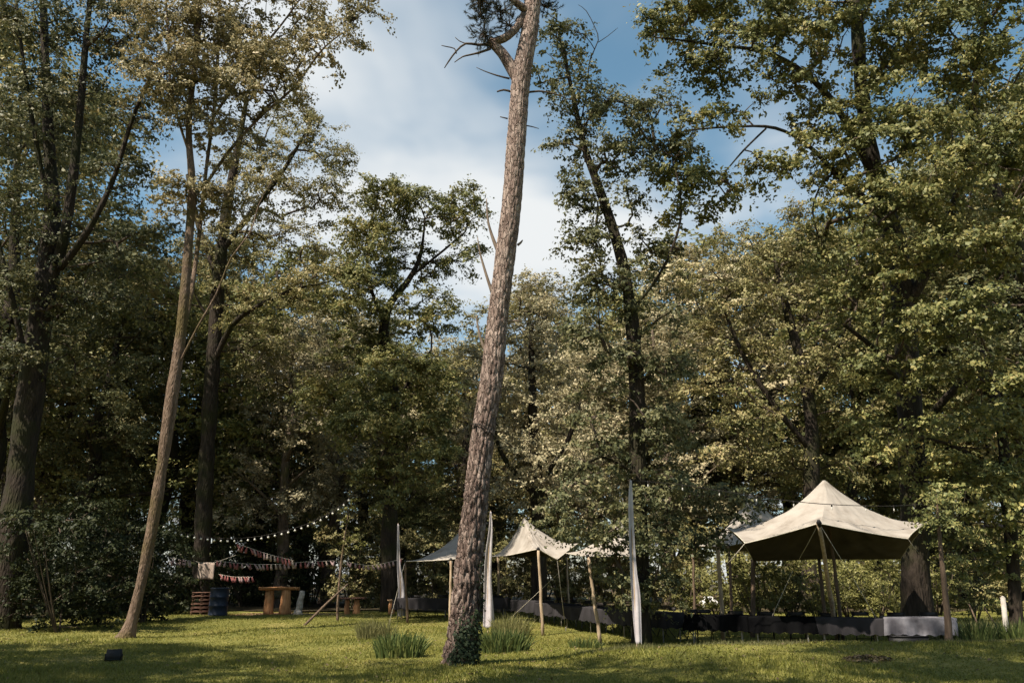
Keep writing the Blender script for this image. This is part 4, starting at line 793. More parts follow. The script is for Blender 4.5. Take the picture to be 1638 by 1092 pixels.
# the row of tents in the middle
PA_ = foot(868, 1016); P1 = at(861, 877, PA_[1])
tent('beige stretch tent with a single peak just right of the pine', at(838, 827, 31.0), [P1, at(891, 894, 26.5), at(925, 868, 29.5), at(905, 888, 36.0), at(800, 889, 37.5), at(782, 890, 33.0)],
     poles=[(PA_, P1, 0.055, 'pole_wood'), (onground(798, 37.5), at(797, 889, 37.4), 0.06, 'pole_wood'), (onground(911, 36), at(906, 888, 36), 0.05, 'pole_wood')],
     ropes=[(P1, at(905, 905, 28.0)), (at(905, 905, 28.0), onground(806, 30)), (at(891, 894, 26.5), onground(905, 27.5))])
tent('beige stretch tent reaching out left behind the pine', at(744, 840, 34.5), [at(648, 897, 31.0), at(721, 894, 29.5), at(786, 886, 32.5), at(785, 893, 38.0), at(690, 897, 38.0)],
     poles=[(onground(720, 29.4), at(721, 894, 29.5), 0.055, 'pole_wood'), (onground(652, 31), at(648, 897, 31), 0.05, 'pole_dark')], ropes=[(at(648, 897, 31.0), onground(622, 30.0))])
PC_ = foot(961, 1031); P3 = at(940, 889, PC_[1])
tent('beige stretch tent mostly screened by alder leaves, left of the alder', at(990, 832, 27.0), [P3, at(1010, 889, 23.8), at(1062, 876, 26.5), at(1040, 884, 31.0), at(945, 884, 31.5), at(905, 884, 26.5)],
     poles=[(PC_, P3, 0.055, 'pole_wood'), (onground(1000, 31), at(990, 884, 31), 0.05, 'pole_dark')])

# ------------------------------------------------------------------ white cloth banners on bent poles
def banner(label, px, ptop, pbot, Y, pts, w0, seed):
    """pts: centre line in pixels (px, py, width px) from top to bottom"""
    b = onground(pts[-1][0], Y); t = thing('cloth_banner', label, 'banner', tuple(b), 0, 'white cloth banners'); r = np.random.RandomState(seed)
    q = smooth_line([(*at(p[0], p[1], Y), p[2]) for p in pts], 0.08); n = len(q); s = np.array([scale_at(p) for p in q[:, :3]])
    W = q[:, 3] / s; C = q[:, :3] - b; m = 15; u = np.linspace(-0.5, 0.5, m)
    P = np.zeros((n, m, 3)); zz = np.linspace(0, 1, n)
    for i in range(n):
        fold = W[i] * (0.10 * np.sin(u * 9 + 1.6 * zz[i] + seed) + 0.10 * np.sin(u * 5 + 4 * zz[i]))
        P[i] = C[i] + np.column_stack([u * W[i], fold + 0.10 * math.sin(3 * zz[i]), np.where(i == n - 1, 0.03 * np.sin(u * 9), 0)])
    mb = MB(); mb.grid(P); o = obj('cloth', mb.mesh('cloth', True), 'banner_cloth', t); so = o.modifiers.new('thickness', 'SOLIDIFY'); so.thickness = 0.006
    top = C[0]; pl = [np.array([C[-1][0] - 0.03, 0.09, -0.05]), np.array([C[n // 2][0] * 0.8, 0.10, C[n // 2][2] * 1.0]), np.array([top[0] - 0.02, 0.08, top[2] - 0.2]), top + [0.0, 0.06, 0.03]]
    obj('pole', MB().tube(smooth_line([(*p, 1) for p in pl], 0.2)[:, :3], 0.018, 8).mesh('pole', True), 'pole_wood', t)
    return t
banner('small white cloth banner farthest left, left of the pine', 640, 838, 985, 34.0, [(637, 838, 2), (637, 870, 4), (637.5, 905, 6), (640, 925, 9), (642, 945, 11), (641.5, 965, 12), (642, 985, 13)], 12, 1)
banner('white cloth banner right beside the pine trunk', 783, 818, 1003, 27.0, [(785, 818, 2), (785, 845, 6), (782, 880, 10), (780, 920, 12), (781, 960, 15), (782, 1003, 19)], 18, 2)
banner('tallest white cloth banner, in front of the alder trunk', 1012, 768, 1030, 19.6, [(1009, 768, 3), (1009, 800, 8), (1011, 850, 9), (1014, 910, 11), (1018, 950, 14), (1020, 990, 13), (1022, 1029, 10)], 12, 3)
# second, narrower cloth tail on the tallest banner is part of the cloth fold

# ------------------------------------------------------------------ long tables, cloths, chairs
def table_at(c, rz, ln, wd, label, group):
    t = thing('banquet_table', label, 'table', tuple(c), rz, group); h = 0.74
    obj('tabletop', MB().box((0, 0, h - 0.015), (ln / 2, wd / 2, 0.013)), 'cut_wood', t)
    for sx in (-1, 1):
        for sy in (-1, 1):
            x, y = sx * (ln / 2 - 0.18), sy * (wd / 2 - 0.1); obj('leg', MB().tube([(x, y, -0.05), (x, y, h - 0.03)], 0.017, 8), 'steel', t)
    return t
def cloth_at(c, rz, ln, wd, drop, m, label, group, seed, flare=0.02):
    r = np.random.RandomState(seed); per = []; k = 26
    for (ax, ay, bx, by) in [(-1, -1, 1, -1), (1, -1, 1, 1), (1, 1, -1, 1), (-1, 1, -1, -1)]:
        nn = k if ay == by else 10
        for q in range(nn): per.append((ax + (bx - ax) * q / nn, ay + (by - ay) * q / nn))
    per = np.array(per) * [ln / 2, wd / 2]; n = len(per); d = per / np.array([ln / 2, wd / 2]); nrm = np.sign(d) * (abs(d) > 0.999); nrm = nrm / (np.linalg.norm(nrm, axis=1)[:, None] + 1e-9)
    ph = np.arange(n) * 0.83 + r.rand() * 6; rings = []
    rings.append(np.column_stack([per * 0.0, np.full(n, 0.746)])); rings.append(np.column_stack([per * 0.97, np.full(n, 0.746)])); rings.append(np.column_stack([per * 1.0 + nrm * 0.008, np.full(n, 0.740)]))
    for z in np.linspace(0.08, 1, 7):
        off = 0.014 + flare * z + z * 0.045 * (np.sin(ph) + 0.5 * np.sin(ph * 2.3 + 1)); rings.append(np.column_stack([per + nrm * off[:, None], 0.740 - drop * z + z * 0.022 * np.sin(ph * 1.7)]))
    R = np.array(rings); R = np.concatenate([R, R[:, :1]], 1); mb = MB(); mb.grid(R)
    o = obj('tablecloth', mb.mesh('tablecloth', True), m, None, label, 'tablecloth', group, loc=tuple(c)); o.rotation_euler = (0, 0, rz)
    return o
def P2(px, Y): p = onground(px, Y); return p[:2]
right_run = [P2(1532, 20.9), P2(1100, 22.8)]
left_run = [P2(1082, 23.4), np.array([3.6, 25.2]), np.array([1.9, 28.9]), np.array([0.3, 32.2])]
far_run = [np.array([-0.1, 33.0]), np.array([-4.6, 33.6])]
LAB = {'r': ('folding table hidden under the black cloth of the right tent', 'tables under the right tent'), 'm': ('folding table hidden under the grey cloth of the middle tents', 'tables under the middle tents')}
CL = {'r': ('black tablecloth hanging over the long table under the right tent', 'black tablecloths'), 'm': ('dark grey tablecloth on the curving long table under the middle tents', 'dark grey tablecloths')}
seats = []; ORD = ['first', 'second', 'third', 'fourth', 'fifth']
def run(P, key, n, m, drop):
    seg = [np.linalg.norm(P[i + 1] - P[i]) for i in range(len(P) - 1)]; tot = sum(seg); ln = tot / n
    def pos(s):
        for i, g in enumerate(seg):
            if s <= g or i == len(seg) - 1: return P[i] + (P[i + 1] - P[i]) * s / g
            s -= g
    for k in range(n):
        a, b = pos(k * ln), pos((k + 1) * ln); c = (a + b) / 2; d = b - a; rz = math.atan2(d[1], d[0]); L_ = np.linalg.norm(d)
        z = float(hgt(c[0], c[1])); cc = np.array([c[0], c[1], z])
        far = P is far_run; od = ORD[k] + (' table beyond the pine' if far else (' table from the pale cloth end' if key == 'r' else ' table from the alder')); clr = 'black' if key == 'r' else 'dark grey'
        lab, grp = LAB[key]; table_at(cc, rz, L_ - 0.03, 0.76, 'folding table hidden under a cloth, ' + od, grp)
        if key == 'r' and k == 0:
            cloth_at(cc, rz, L_ - 0.012, 0.77, 0.40, 'cloth_pale', 'pale grey tablecloth over the right-hand end of the long table', 'x', 900)
            bpy.data.objects['tablecloth'].pop('group', None)
        else: cloth_at(cc, rz, L_ - 0.012, 0.77, drop, 'cloth_grey' if (key == 'r' and k == 1) else m, ('dark grey' if (key == 'r' and k == 1) else clr) + ' tablecloth on the ' + od, CL[key][1], 900 + k)
        nrm = np.array([-d[1], d[0]]) / L_
        if nrm[1] < 0: nrm = -nrm
        for s in (0.25, 0.75): seats.append((a + d * s + nrm * 0.72, math.atan2(-nrm[1], -nrm[0]), key, ('first' if s < .5 else 'second') + ' black chair behind the ' + od))
run(right_run, 'r', 4, 'cloth_black', 0.38); run(left_run, 'm', 5, 'cloth_grey', 0.40); run(far_run, 'm', 2, 'cloth_grey', 0.40)
def make_chair():
    t = thing('folding_chair', 'x', 'chair')
    obj('seat', MB().box((0, 0, 0.445), (0.20, 0.20, 0.012)).mesh('seat'), 'chair_black', t)
    bk = obj('backrest', MB().box((-0.235, 0, 0.78), (0.009, 0.20, 0.05), R=np.array(Matrix.Rotation(-0.16, 3, 'Y'))), 'chair_black', t)
    obj('back_slat', MB().box((-0.218, 0, 0.62), (0.008, 0.19, 0.02), R=np.array(Matrix.Rotation(-0.16, 3, 'Y'))), 'chair_black', bk)
    for s in (-1, 1):
        obj('leg', MB().tube([(0.20, s * 0.205, -0.02), (0.0, s * 0.205, 0.43), (-0.24, s * 0.205, 0.84)], 0.013, 7), 'chair_black', t)
        obj('leg', MB().tube([(-0.20, s * 0.18, -0.02), (0.17, s * 0.18, 0.44)], 0.013, 7), 'chair_black', t)
    obj('stretcher', MB().tube([(0.11, -0.2, 0.19), (0.11, 0.2, 0.19)], 0.009, 6), 'chair_black', t); return t
ch0 = make_chair(); first = True
for p, rz, key, own in seats:
    lab, grp = (('black chair on the far side of the long table under the right tent', 'chairs under the right tent') if key == 'r' else ('black chair on the far side of the curving table under the middle tents', 'chairs under the middle tents'))
    lab = own; loc = (p[0], p[1], float(hgt(p[0], p[1])))
    if first: ch0.location = loc; ch0.rotation_euler = (0, 0, rz); tag(ch0, lab, None, grp); first = False
    else: dup(ch0, loc, rz + rw.normal() * 0.12, 1.0, lab, grp)
bx = onground(1455, 20.86); t = thing('storage_box', 'black storage box pushed under the pale end of the long table', 'box', tuple(bx))
obj('body', MB().box((0, 0, 0.15), (0.42, 0.16, 0.15)), 'black_plastic', t); obj('lid', MB().box((0, 0, 0.318), (0.43, 0.17, 0.017)), 'black_plastic', t)
for s in (-1, 1): obj('handle', MB().box((s * 0.432, 0, 0.22), (0.012, 0.06, 0.015)), 'black_plastic', t)

# ------------------------------------------------------------------ rushes and grasses
def rushes(label, p, w, dep, h, n, m, seed, width=0.016, group=None, name='iris_clump', cat='plant'):
    r = np.random.RandomState(seed); mb = []; V = []; Q = []
    a = r.rand(n) * 6.283; q = np.sqrt(r.rand(n)); X = w * q * np.cos(a); Y = dep * q * np.sin(a)
    Z = hgt(X + p[0], Y + p[1]) - p[2]; H = h * (0.55 + 0.5 * r.rand(n)) * (1.1 - 0.35 * q); ln = np.column_stack([X / w * 0.22 * h + r.normal(size=n) * 0.14 * h, Y / dep * 0.16 * h + r.normal(size=n) * 0.06 * h])
    wa = r.normal(size=n) * 0.7; wx, wy = np.cos(wa) * width, np.sin(wa) * width
    rows = []
    for s, k in ((0, 1.0), (0.4, 0.95), (0.75, 0.65), (1.0, 0.06)):
        cx = X + ln[:, 0] * s ** 1.8; cy = Y + ln[:, 1] * s ** 1.8; cz = Z - 0.02 + H * s * (1 - 0.10 * s)
        rows.append((np.stack([cx - wx * k, cy - wy * k, cz], -1), np.stack([cx + wx * k, cy + wy * k, cz], -1)))
    V = np.stack([v for rr in rows for v in rr], 1); b = np.arange(n)[:, None] * 8
    Q = np.concatenate([np.concatenate([b + i, b + i + 1, b + i + 3, b + i + 2], 1) for i in (0, 2, 4)])
    return obj(name, nmesh(name, V.reshape(-1, 3), Q), m, None, label, cat, group, loc=tuple(p))
rushes('dark green iris clump on the lawn left of the pine', gnd(640, 1050), 0.52, 0.40, 0.68, 420, 'iris', 1)
rushes('pale straw-green rush clump behind the dark iris left of the pine', gnd(592, 1022), 0.36, 0.3, 0.72, 300, 'straw', 2, 0.010, name='rush_clump')
rushes('thin pale rush tuft left of the pine beside the dark iris', gnd(620, 1022), 0.2, 0.2, 0.68, 90, 'straw', 7, 0.010, name='rush_clump')
rushes('dark green iris clump against the right side of the pine foot', gnd(803, 1043), 0.62, 0.42, 0.68, 500, 'iris', 3)
rushes('pale rush clump behind the dark iris right of the pine', gnd(818, 1016), 0.55, 0.4, 0.78, 420, 'straw', 4, 0.010, name='rush_clump')
rushes('low weedy grass tuft by the slanting tent pole left of the alder', gnd(935, 1036), 0.42, 0.2, 0.35, 150, 'iris', 5, 0.010, name='weed_tuft')
for i, (px, Y, w) in enumerate([(1560, 20.6, .45), (1600, 20.9, .5), (1635, 20.7, .4)]):
    rushes(['dark rush clump just right of the long table end', 'dark rush clump below the white stake', 'dark rush clump at the right edge of the lawn'][i], onground(px, Y), w, 0.35, 0.85, 230, 'iris', 30 + i, 0.012, name='rush_clump')
for i, (px, Y) in enumerate([(1555, 23.5), (1590, 24.0), (1510, 24.5)]):
    rushes(['tall pale meadow grass behind the end of the long table', 'tall pale meadow grass behind the white stake', 'tall pale meadow grass left of the brown sapling'][i], onground(px, Y), 1.0, 0.5, 0.75, 420, 'straw', 40 + i, 0.008, name='meadow_grass', cat='grass')

def fringe():
    r = np.random.RandomState(71); n = 16000; X = 1.5 + 13.5 * r.rand(n); Y = 19.0 + 1.5 * r.rand(n) + 0.2 * np.sin(X * 2); Z = hgt(X, Y)
    cl = np.clip(0.5 + 0.9 * vnoise(np.column_stack([X, Y, 0 * X]), 12, 2.2), 0.05, 1.4); h = (0.04 + 0.13 * r.rand(n) * cl); w = 0.005 + 0.004 * r.rand(n); a = r.rand(n) * 6.283; ln = r.normal(size=(n, 2)) * 0.05
    V = np.stack([np.stack([X - np.cos(a) * w, Y - np.sin(a) * w, Z - .01], -1), np.stack([X + np.cos(a) * w, Y + np.sin(a) * w, Z - .01], -1), np.stack([X + ln[:, 0], Y + ln[:, 1], Z + h], -1)], 1)
    obj('grass_fringe', nmesh('grass_fringe', V.reshape(-1, 3), np.arange(3 * n).reshape(-1, 3)), 'straw', None, 'ragged longer grass along the crest before the long table', 'grass', None, 'stuff')
fringe()
# leaf-litter heap on the hump
fallen()
pl = gnd(1388, 1056); r = np.random.RandomState(8); n = 420; a = r.rand(n) * 6.283; q = np.sqrt(r.rand(n)); X = 0.48 * q * np.cos(a); Y = 0.35 * q * np.sin(a)
C = np.column_stack([X, Y, hgt(X + pl[0], Y + pl[1]) - pl[2] + 0.02 + 0.10 * (1 - q) * r.rand(n)]); nn = r.normal(size=(n, 3)) * .5 + [0, 0, .8]; nn /= np.linalg.norm(nn, axis=1)[:, None]
V, Q = leaves_arrays(C, nn, 0.075, r); obj('leaf_litter', nmesh('leaf_litter', V, Q), 'litter', None, 'small heap of dead leaves and weeds on the right foreground lawn', 'leaf litter', None, 'stuff', loc=tuple(pl))

# small floodlight on the lawn
pf = gnd(181, 1057); t = thing('floodlight', 'small black floodlight lying on the lawn below the leaning tree', 'floodlight', tuple(pf), 0.3)
R_ = np.array(Matrix.Rotation(-0.6, 3, 'X'))
obj('housing', MB().box((0, 0, 0.13), (0.15, 0.05, 0.10), R=R_), 'black_plastic', t); obj('glass', MB().box((0, -0.045, 0.105), (0.13, 0.006, 0.08), R=R_), 'pane', t)
for s in (-1, 1): obj('bracket_arm', MB().box((s * 0.165, 0, 0.07), (0.008, 0.02, 0.08)), 'black_plastic', t)
obj('bracket_base', MB().box((0, 0, 0.0), (0.17, 0.05, 0.012)), 'black_plastic', t)
for k in range(5): obj('cooling_fin', MB().box((-0.10 + 0.05 * k, 0.06, 0.16), (0.006, 0.03, 0.07), R=R_), 'black_plastic', t)

# ------------------------------------------------------------------ log tables, drum, pallets
def stump(name, x, y, r0, r1, h, seed, m, parent, z0=-0.04):
    r = np.random.RandomState(seed); z = np.linspace(z0, h, 7); mb = MB(); mb.tube(np.column_stack([x + r.normal(size=7) * 0.008, y + r.normal(size=7) * 0.008, z]), np.linspace(r0, r1, 7), 14)
    V = mb.V[0]; d = V - [x, y, 0]; d[:, 2] = 0; mb.V[0] = V + d * (0.10 * vnoise(V, seed, 9.0))[:, None]; return obj(name, mb.mesh(name, True), m, parent)
pt = onground(445, 35.5); t = thing('log_table', 'sunlit standing table of orange logs with a split-log top', 'table', tuple(pt))
stump('leg', -0.42, 0, 0.21, 0.17, 0.98, 1, 'log_wood', t); stump('leg', 0.30, -0.1, 0.25, 0.19, 0.98, 2, 'log_wood', t)
for i, (y, a, b) in enumerate([(-0.24, -.80, .74), (0.0, -.76, .80), (0.24, -.82, .72)]):
    mb = MB(); n = 9; xs = np.linspace(a, b, n); prof = [(-.118, .03), (-.09, -.05), (0, -.085), (.09, -.05), (.118, .03), (.10, .045), (-.10, .045)]
    P = np.array([[(x, y + py, 1.04 + pz + .008 * math.sin(4 * x + i)) for py, pz in prof + prof[:1]] for x in xs]); mb.grid(P)
    for e in (0, -1):
        q = P[e][:-1]; mb.add(np.vstack([q, q.mean(0)[None]]), (), [(k, (k + 1) % 7, 7) for k in range(7)])
    obj('plank', mb, 'log_wood', t)
pw = onground(476, 35.2); t = thing('birch_log', 'pale birch log standing right of the log table', 'log', tuple(pw)); o = stump('trunk', 0, 0, 0.15, 0.10, 0.95, 5, 'pale_log', t); o.rotation_euler = (0, 0.14, 0)
obj('root_flare', MB().tube([(0, 0, -0.03), (0.02, 0, 0.12), (0.04, 0, 0.22)], [0.22, 0.17, 0.13], 12).mesh('root_flare', True), 'pale_log', t)
ps = onground(563, 37.0); t = thing('log_table', 'shaded log table with orange stumps left of the small banner', 'table', tuple(ps))
stump('leg', -0.22, 0, 0.13, 0.10, 0.62, 11, 'log_wood', t); stump('leg', 0.20, -0.05, 0.17, 0.10, 0.62, 12, 'log_wood', t)
for y in (-0.15, 0.15): obj('plank', MB().box((0, y, 0.66), (0.55, 0.14, 0.035), rz=0.05 * y), 'rust_wood', t)
ps = onground(626, 36.0); t = thing('log_stool', 'orange log stool half hidden behind the small banner', 'stool', tuple(ps)); stump('leg', 0, 0, 0.15, 0.11, 0.55, 14, 'log_wood', t); obj('seat', MB().tube([(0, 0, 0.55), (0, 0, 0.60)], 0.19, 14), 'cut_wood', t)
pp = onground(619, 38.5); t = thing('bleached_post', 'pale bleached post standing left of the small banner', 'post', tuple(pp)); stump('shaft', 0, 0, 0.09, 0.07, 2.0, 15, 'pale_log', t); obj('branch_stub', MB().tube([(0, 0, 1.5), (0.18, 0, 1.75), (0.24, 0, 2.0)], [0.06, 0.045, 0.03], 8), 'pale_log', t)
# oil drum
pd = onground(348, 34.5); t = thing('oil_drum', 'dark blue ribbed drum in the shade under the string lights', 'drum', tuple(pd)); prof = [(0, 0.0), (.36, 0.0), (.38, .02), (.38, .05), (.36, .07), (.36, .34), (.38, .36), (.38, .40), (.36, .42), (.36, .68), (.38, .70), (.38, .74), (.36, .76), (.36, 1.02), (.38, 1.04), (.38, 1.07), (.35, 1.08), (.34, 1.05), (0, 1.05)]
a = np.linspace(0, 6.2832, 29); P = np.array([[(r_ * math.cos(b), r_ * math.sin(b), z) for b in a] for r_, z in prof]); obj('barrel', MB().grid(P).mesh('barrel', True), 'blue_drum', t); obj('bung', MB().tube([(0.2, 0, 1.05), (0.2, 0, 1.075)], 0.035, 10), 'black_plastic', t)
pq = onground(325, 35.2); t = thing('pallet_stack', 'stack of brown wooden pallets left of the blue drum', 'pallets', tuple(pq), 0.1)
for k in range(6):
    z = 0.02 + k * 0.15
    pa = obj('pallet', MB().box((0, 0, z + 0.125), (0.40, 0.5, 0.011)), 'rust_wood', t)
    for x in (-0.34, 0, 0.34): obj('bearer', MB().box((x, 0, z + 0.07), (0.045, 0.48, 0.043)), 'rust_wood', pa)
    for y in (-0.42, 0, 0.42): obj('board', MB().box((0, y, z + 0.013), (0.40, 0.05, 0.011)), 'rust_wood', pa)

# ------------------------------------------------------------------ string lights
def festoon(label, pts, Y, n, sock=True, rb=0.030, cab=0.008, wire=True):
    q = smooth_line([(*at(p[0], p[1], p[2] if len(p) > 2 else Y), 1) for p in pts], 0.1)[:, :3]; b = q[0].copy(); t = thing('string_lights', label, 'string lights', tuple(b))
    obj('cable', MB().tube(q - b, cab, 5), 'cable', t)
    d = np.concatenate([[0], np.cumsum(np.linalg.norm(np.diff(q, axis=0), axis=1))])
    prof = np.array([(0.0, 0.0), (-.02, .8), (-.05, 1.0), (-.075, .75), (-.088, .05)])
    sm = MB().tube([(0, 0, 0.012), (0, 0, -0.055)], [0.016, 0.019], 8).mesh('lamp_socket')
    sm.materials.append(M['cable'])
    bm_ = MB().tube([(0, 0, -0.05 + p[0]) for p in prof], [max(0.004, p[1] * rb) for p in prof], 10).mesh('bulb', True); bm_.materials.append(M['lamp_glass'])
    for k in range(n):
        s = d[-1] * (k + 0.5) / n; p = np.array([np.interp(s, d, q[:, i]) for i in range(3)]) - b
        o = obj('lamp_socket', sm, None, t, loc=tuple(p)); obj('bulb', bm_, None, o)
festoon('sagging string of white bulbs across the shaded wood on the left', [(258, 836), (290, 851), (330, 858), (365, 861), (410, 858), (450, 850), (490, 838), (520, 824), (545, 808), (562, 792)], 31.0, 30, rb=0.042)
festoon('short steep string of white bulbs right of the leaning trunk', [(243, 868), (255, 884), (264, 896), (274, 907), (282, 912)], 31.0, 12, rb=0.036)
festoon('second steep string of white bulbs close beside the leaning trunk', [(240, 888), (250, 898), (258, 905), (266, 912)], 31.6, 7, rb=0.036)
festoon('string light cable running over the peak of the right tent', [(1009, 768, 19.6), (1060, 772, 20), (1110, 778, 20.3), (1200, 792, 20.6), (1275, 802, 20.8), (1340, 807, 20.9), (1420, 809, 21.4), (1475, 806, 22.4)], 20, 9, rb=0.016, cab=0.010)
# tassel garlands
def garland(label, pts, Y, n, cols, ln, seed):
    r = np.random.RandomState(seed); q = smooth_line([(*at(p[0], p[1], Y), 1) for p in pts], 0.1)[:, :3]; b = q[0].copy(); t = thing('tassel_garland', label, 'garland', tuple(b)); obj('cord', MB().tube(q - b, 0.007, 5), 'rope', t)
    d = np.concatenate([[0], np.cumsum(np.linalg.norm(np.diff(q, axis=0), axis=1))])
    for k in range(n):
        s = d[-1] * (k + 0.5) / n; p = np.array([np.interp(s, d, q[:, i]) for i in range(3)]) - b; sw = r.normal() * 0.06 + 0.06
        mb = MB(); mb.tube([p, p + [sw * .2, 0, -ln * .2], p + [sw * .6, 0, -ln * .6], p + [sw, r.normal() * .02, -ln * (0.9 + .2 * r.rand())]], [0.012, 0.03, 0.045, 0.05], 7)
        obj('tassel', mb, cols[r.randint(0, len(cols))], t)
garland('red and white tassel garland slanting down behind the string lights', [(376, 868), (400, 876), (430, 886), (470, 896)], 33.0, 17, ['red_cloth', 'pink_cloth', 'beige_cloth', 'red_cloth'], 0.24, 1)
garland('pink and white tassel garland stretched level above the log table', [(344, 896), (390, 901), (440, 902), (490, 898), (545, 896)], 34.0, 30, ['pink_cloth', 'beige_cloth', 'red_cloth', 'pink_cloth'], 0.22, 2)
garland('low red and grey tassel garland behind the blue drum', [(350, 918), (375, 922), (405, 922)], 36.0, 13, ['red_cloth', 'pink_cloth', 'red_cloth'], 0.22, 3)
garland('pink tassel garland just right of the leaning trunk', [(272, 892), (290, 894), (306, 897)], 33.0, 9, ['pink_cloth', 'beige_cloth', 'pink_cloth'], 0.26, 4)
garland('pink tassel garland between the young tree and the small banner', [(552, 897), (575, 902), (600, 903), (645, 893)], 35.0, 14, ['pink_cloth', 'red_cloth', 'pink_cloth'], 0.20, 5)
# beige hung cloth
ph = at(331, 899, 36.0); t = thing('hung_cloth', 'square beige cloth hung on a cord above the blue drum', 'cloth', tuple(ph)); us = np.linspace(-.36, .36, 13); zs = np.linspace(0, -.68, 9)
P = np.array([[(u, .03 * math.sin(u * 16 + z), z - .03 * math.sin(5 * u) ** 2) for u in us] for z in zs]); o = obj('sheet', MB().grid(P).mesh('sheet', True), 'beige_cloth', t); so = o.modifiers.new('thickness', 'SOLIDIFY'); so.thickness = 0.006
obj('cord', MB().tube([(-1.2, .02, .35), (-.36, 0, .0), (0, 0, -.02), (.36, 0, 0), (1.2, .02, .3)], 0.006, 5), 'rope', t)

# ------------------------------------------------------------------ small trees and stakes
Yy = gnd(542, 992)[1]; by = onground(540, Yy)
build_tree('young_tree', 'thin staked young tree with yellow leaves on the lawn edge', 'tree', [ST([(540, 998, 5), (540, 970, 4.5), (543, 930, 4), (547, 890, 3.5), (553, 850, 2.5), (558, 815, 1.5)], Yy)],
           [B(556, 845, Yy, 14, 16), B(548, 870, Yy, 13, 10), B(563, 862, Yy, 10, 10), B(558, 815, Yy, 10, 16), B(574, 878, Yy, 16, 7)], 121, 'leaf_gold', 'bark_tan', by, dens=1.6, crad=0.2, nleaf=26, lsize=0.12, low=0.4, sides=7, rt=0.004)
a, b = gnd(484, 1000), at(556, 934, Yy); t = thing('prop_stake', 'slanting wooden stake propping the young tree', 'stake', tuple(a)); obj('shaft', MB().tube([np.array([0, 0, -.06]), (b - a) * .5, b - a], [0.045, 0.042, 0.036], 9).mesh('shaft', True), 'pole_dark', t); obj('tie', MB().tube([(b - a) * .9 + [.0, -.05, 0], (b - a) * .9 + [.06, 0, .02], (b - a) * .9 + [0, .06, 0]], 0.014, 6), 'rope', t)
Ys = 19.9; bs = onground(1518, Ys)
build_tree('young_tree', 'slim brown sapling standing before the right end of the long table', 'tree', [ST([(1518, 1035, 12), (1517, 1000, 10.5), (1513, 960, 9.5), (1509, 920, 8.5), (1505, 880, 7), (1501, 830, 5), (1498, 790, 2.5)], Ys)],
           [B(1505, 850, Ys, 34, 22), B(1530, 870, Ys + .3, 32, 18), B(1490, 810, Ys, 30, 20), B(1515, 790, Ys, 34, 24), B(1545, 830, Ys, 28, 20)], 131, 'leaf_green', 'pole_dark', bs, dens=2.4, crad=0.3, nleaf=60, lsize=0.10, low=0.5, sides=9, rt=0.005)
for lab, a, b, w, m in [('white painted stake leaning at the right edge', (1612, 1002), (1604, 955), 0.07, 'white_paint'), ('dark thin stick slanting behind the rushes, left of the white stake', (1580, 1010), (1550, 965), 0.02, 'pole_dark'), ('dark thin stick slanting towards the white stake foot', (1618, 1012), (1575, 972), 0.02, 'pole_dark')]:
    q = onground(a[0], 22.2 if w > .05 else 21.4); e = at(b[0], b[1], q[1]) - q
    t = thing('garden_stake', lab, 'stake', tuple(q)); obj('shaft', MB().tube([[0, 0, -.08], e * .5 + [.01, 0, 0], e], [w, w * .95, w * .85], 9).mesh('shaft', True), m, t)
    obj('tip', MB().tube([e, e * 1.012, e * 1.03], [w * .86, w * .6, w * .2], 9), m, t)

# ------------------------------------------------------------------ far things on the right
pw = onground(1138, 36.0); pw[2] = float(hgt(pw[0], pw[1])); t = thing('garden_bench', 'bench under a heaped white sheet in the sun behind the table', 'bench', tuple(pw), 0.15)
obj('seat', MB().box((0, 0, .42), (.62, .22, .02)), 'pole_dark', t); obj('backrest', MB().box((0, .22, .68), (.62, .02, .12)), 'pole_dark', t)
for sx in (-1, 1):
    for sy in (-1, 1): obj('leg', MB().box((sx * .55, sy * .18, .2), (.03, .03, .22)), 'pole_dark', t)
us = np.linspace(-1, 1, 17); vs_ = np.linspace(-1, 1, 11)
P = np.array([[(.46 * u, -.02 + .27 * v, .45 + .36 * math.exp(-(u * 1.4 + .3) ** 2 - v * v * 1.2) + .04 * math.sin(9 * u + 4 * v) - .22 * max(0, abs(v) - .75) * 3 - .1 * max(0, abs(u) - .8)) for u in us] for v in vs_])
o = obj('white_sheet', MB().grid(P).mesh('white_sheet', True), 'white_cloth', None, 'white sheet heaped on the bench behind the table', 'sheet', loc=tuple(pw)); o.rotation_euler = (0, 0, 0.15); so = o.modifiers.new('thickness', 'SOLIDIFY'); so.thickness = .01
pc = onground(1585, 58.0); t = thing('cabin', 'small cabin with a pinkish tiled roof glimpsed through leaves on the right', 'cabin', tuple(pc), -0.05)
hw, hd, hh = 3.6, 2.6, 3.6
obj('wall', MB().box((0, 0, hh / 2 - .1), (hw, hd, hh / 2)), 'cabin_wall', t)
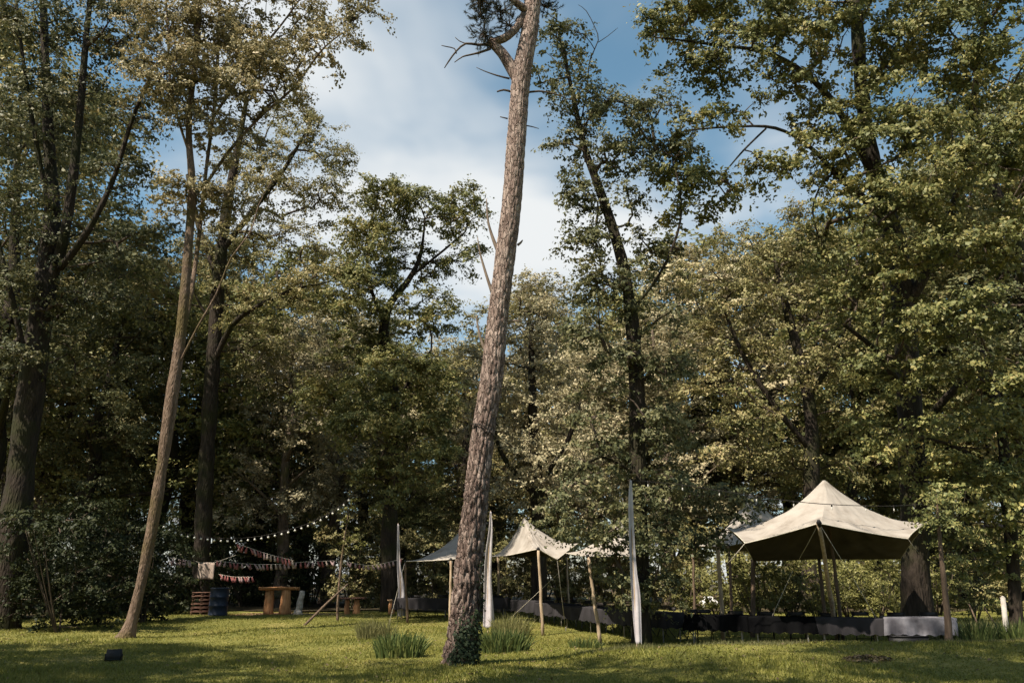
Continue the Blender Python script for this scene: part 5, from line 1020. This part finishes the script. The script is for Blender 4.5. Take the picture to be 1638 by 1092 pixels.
mb = MB(); V = [(-hw - .4, -hd - .5, hh - .05), (hw + .4, -hd - .5, hh - .05), (hw + .4, 0, hh + 1.7), (-hw - .4, 0, hh + 1.7), (-hw - .4, hd + .5, hh - .05), (hw + .4, hd + .5, hh - .05)]; V += [(x, y, z - .14) for x, y, z in V]
mb.add(V, [(0, 1, 2, 3), (3, 2, 5, 4), (6, 9, 8, 7), (9, 10, 11, 8), (0, 6, 7, 1), (4, 5, 11, 10), (0, 3, 9, 6), (3, 4, 10, 9), (1, 7, 8, 2), (2, 8, 11, 5)]); rf = obj('roof', mb, 'roof_tile', t)
obj('fascia', MB().box((0, -hd - .52, hh - .15), (hw + .4, .02, .14)), 'pole_dark', rf)
for x in (-1.9, 1.4):
    wdw = obj('window', MB().box((x, -hd - .02, 1.9), (.6, .04, .55)), 'white_paint', t); obj('pane', MB().box((x, -hd - .065, 1.9), (.5, .01, .45)), 'pane', wdw)
obj('door', MB().box((-.2, -hd - .03, 1.0), (.48, .04, 1.0)), 'pole_dark', t)

# ------------------------------------------------------------------ labels of the repeats in the wood
MARKS = [(8, 'the thick left-edge tree'), (110, 'the tall dense shrub'), (207, 'the leaning trunk'), (345, 'the blue drum'), (445, 'the log table'), (545, 'the staked young tree'), (640, 'the small banner'), (735, 'the pine'), (800, 'the banner beside the pine'),
         (868, 'the single-peaked tent'), (960, 'the slanting tent pole'), (1024, 'the alder'), (1157, 'the slim tent pole'), (1240, 'the right tent\'s left half'), (1318, 'the right tent\'s peak'), (1400, 'the right tent\'s right half'), (1466, 'the maple trunk'), (1518, 'the brown sapling'), (1580, 'the cabin'), (1625, 'the right-edge tree')]
bins = {}
for e in REG:
    mk = 'the far left' if e[2] < -40 else ('the far right' if e[2] > 1680 else min(MARKS, key=lambda q: abs(q[0] - e[2]))[1])
    bins.setdefault((e[1], mk), []).append(e)
for (kd, mk), es in bins.items():
    es.sort(key=lambda e: e[3])
    for i, e in enumerate(es):
        w = '' if len(es) == 1 else ', ' + (['nearest', 'second', 'third', 'fourth', 'fifth'][i] if i < len(es) - 1 or len(es) > 5 else 'farthest') + ''
        e[0]['label'] = e[4] + (' at ' if mk.startswith('the far') else ' in line with ') + mk + w
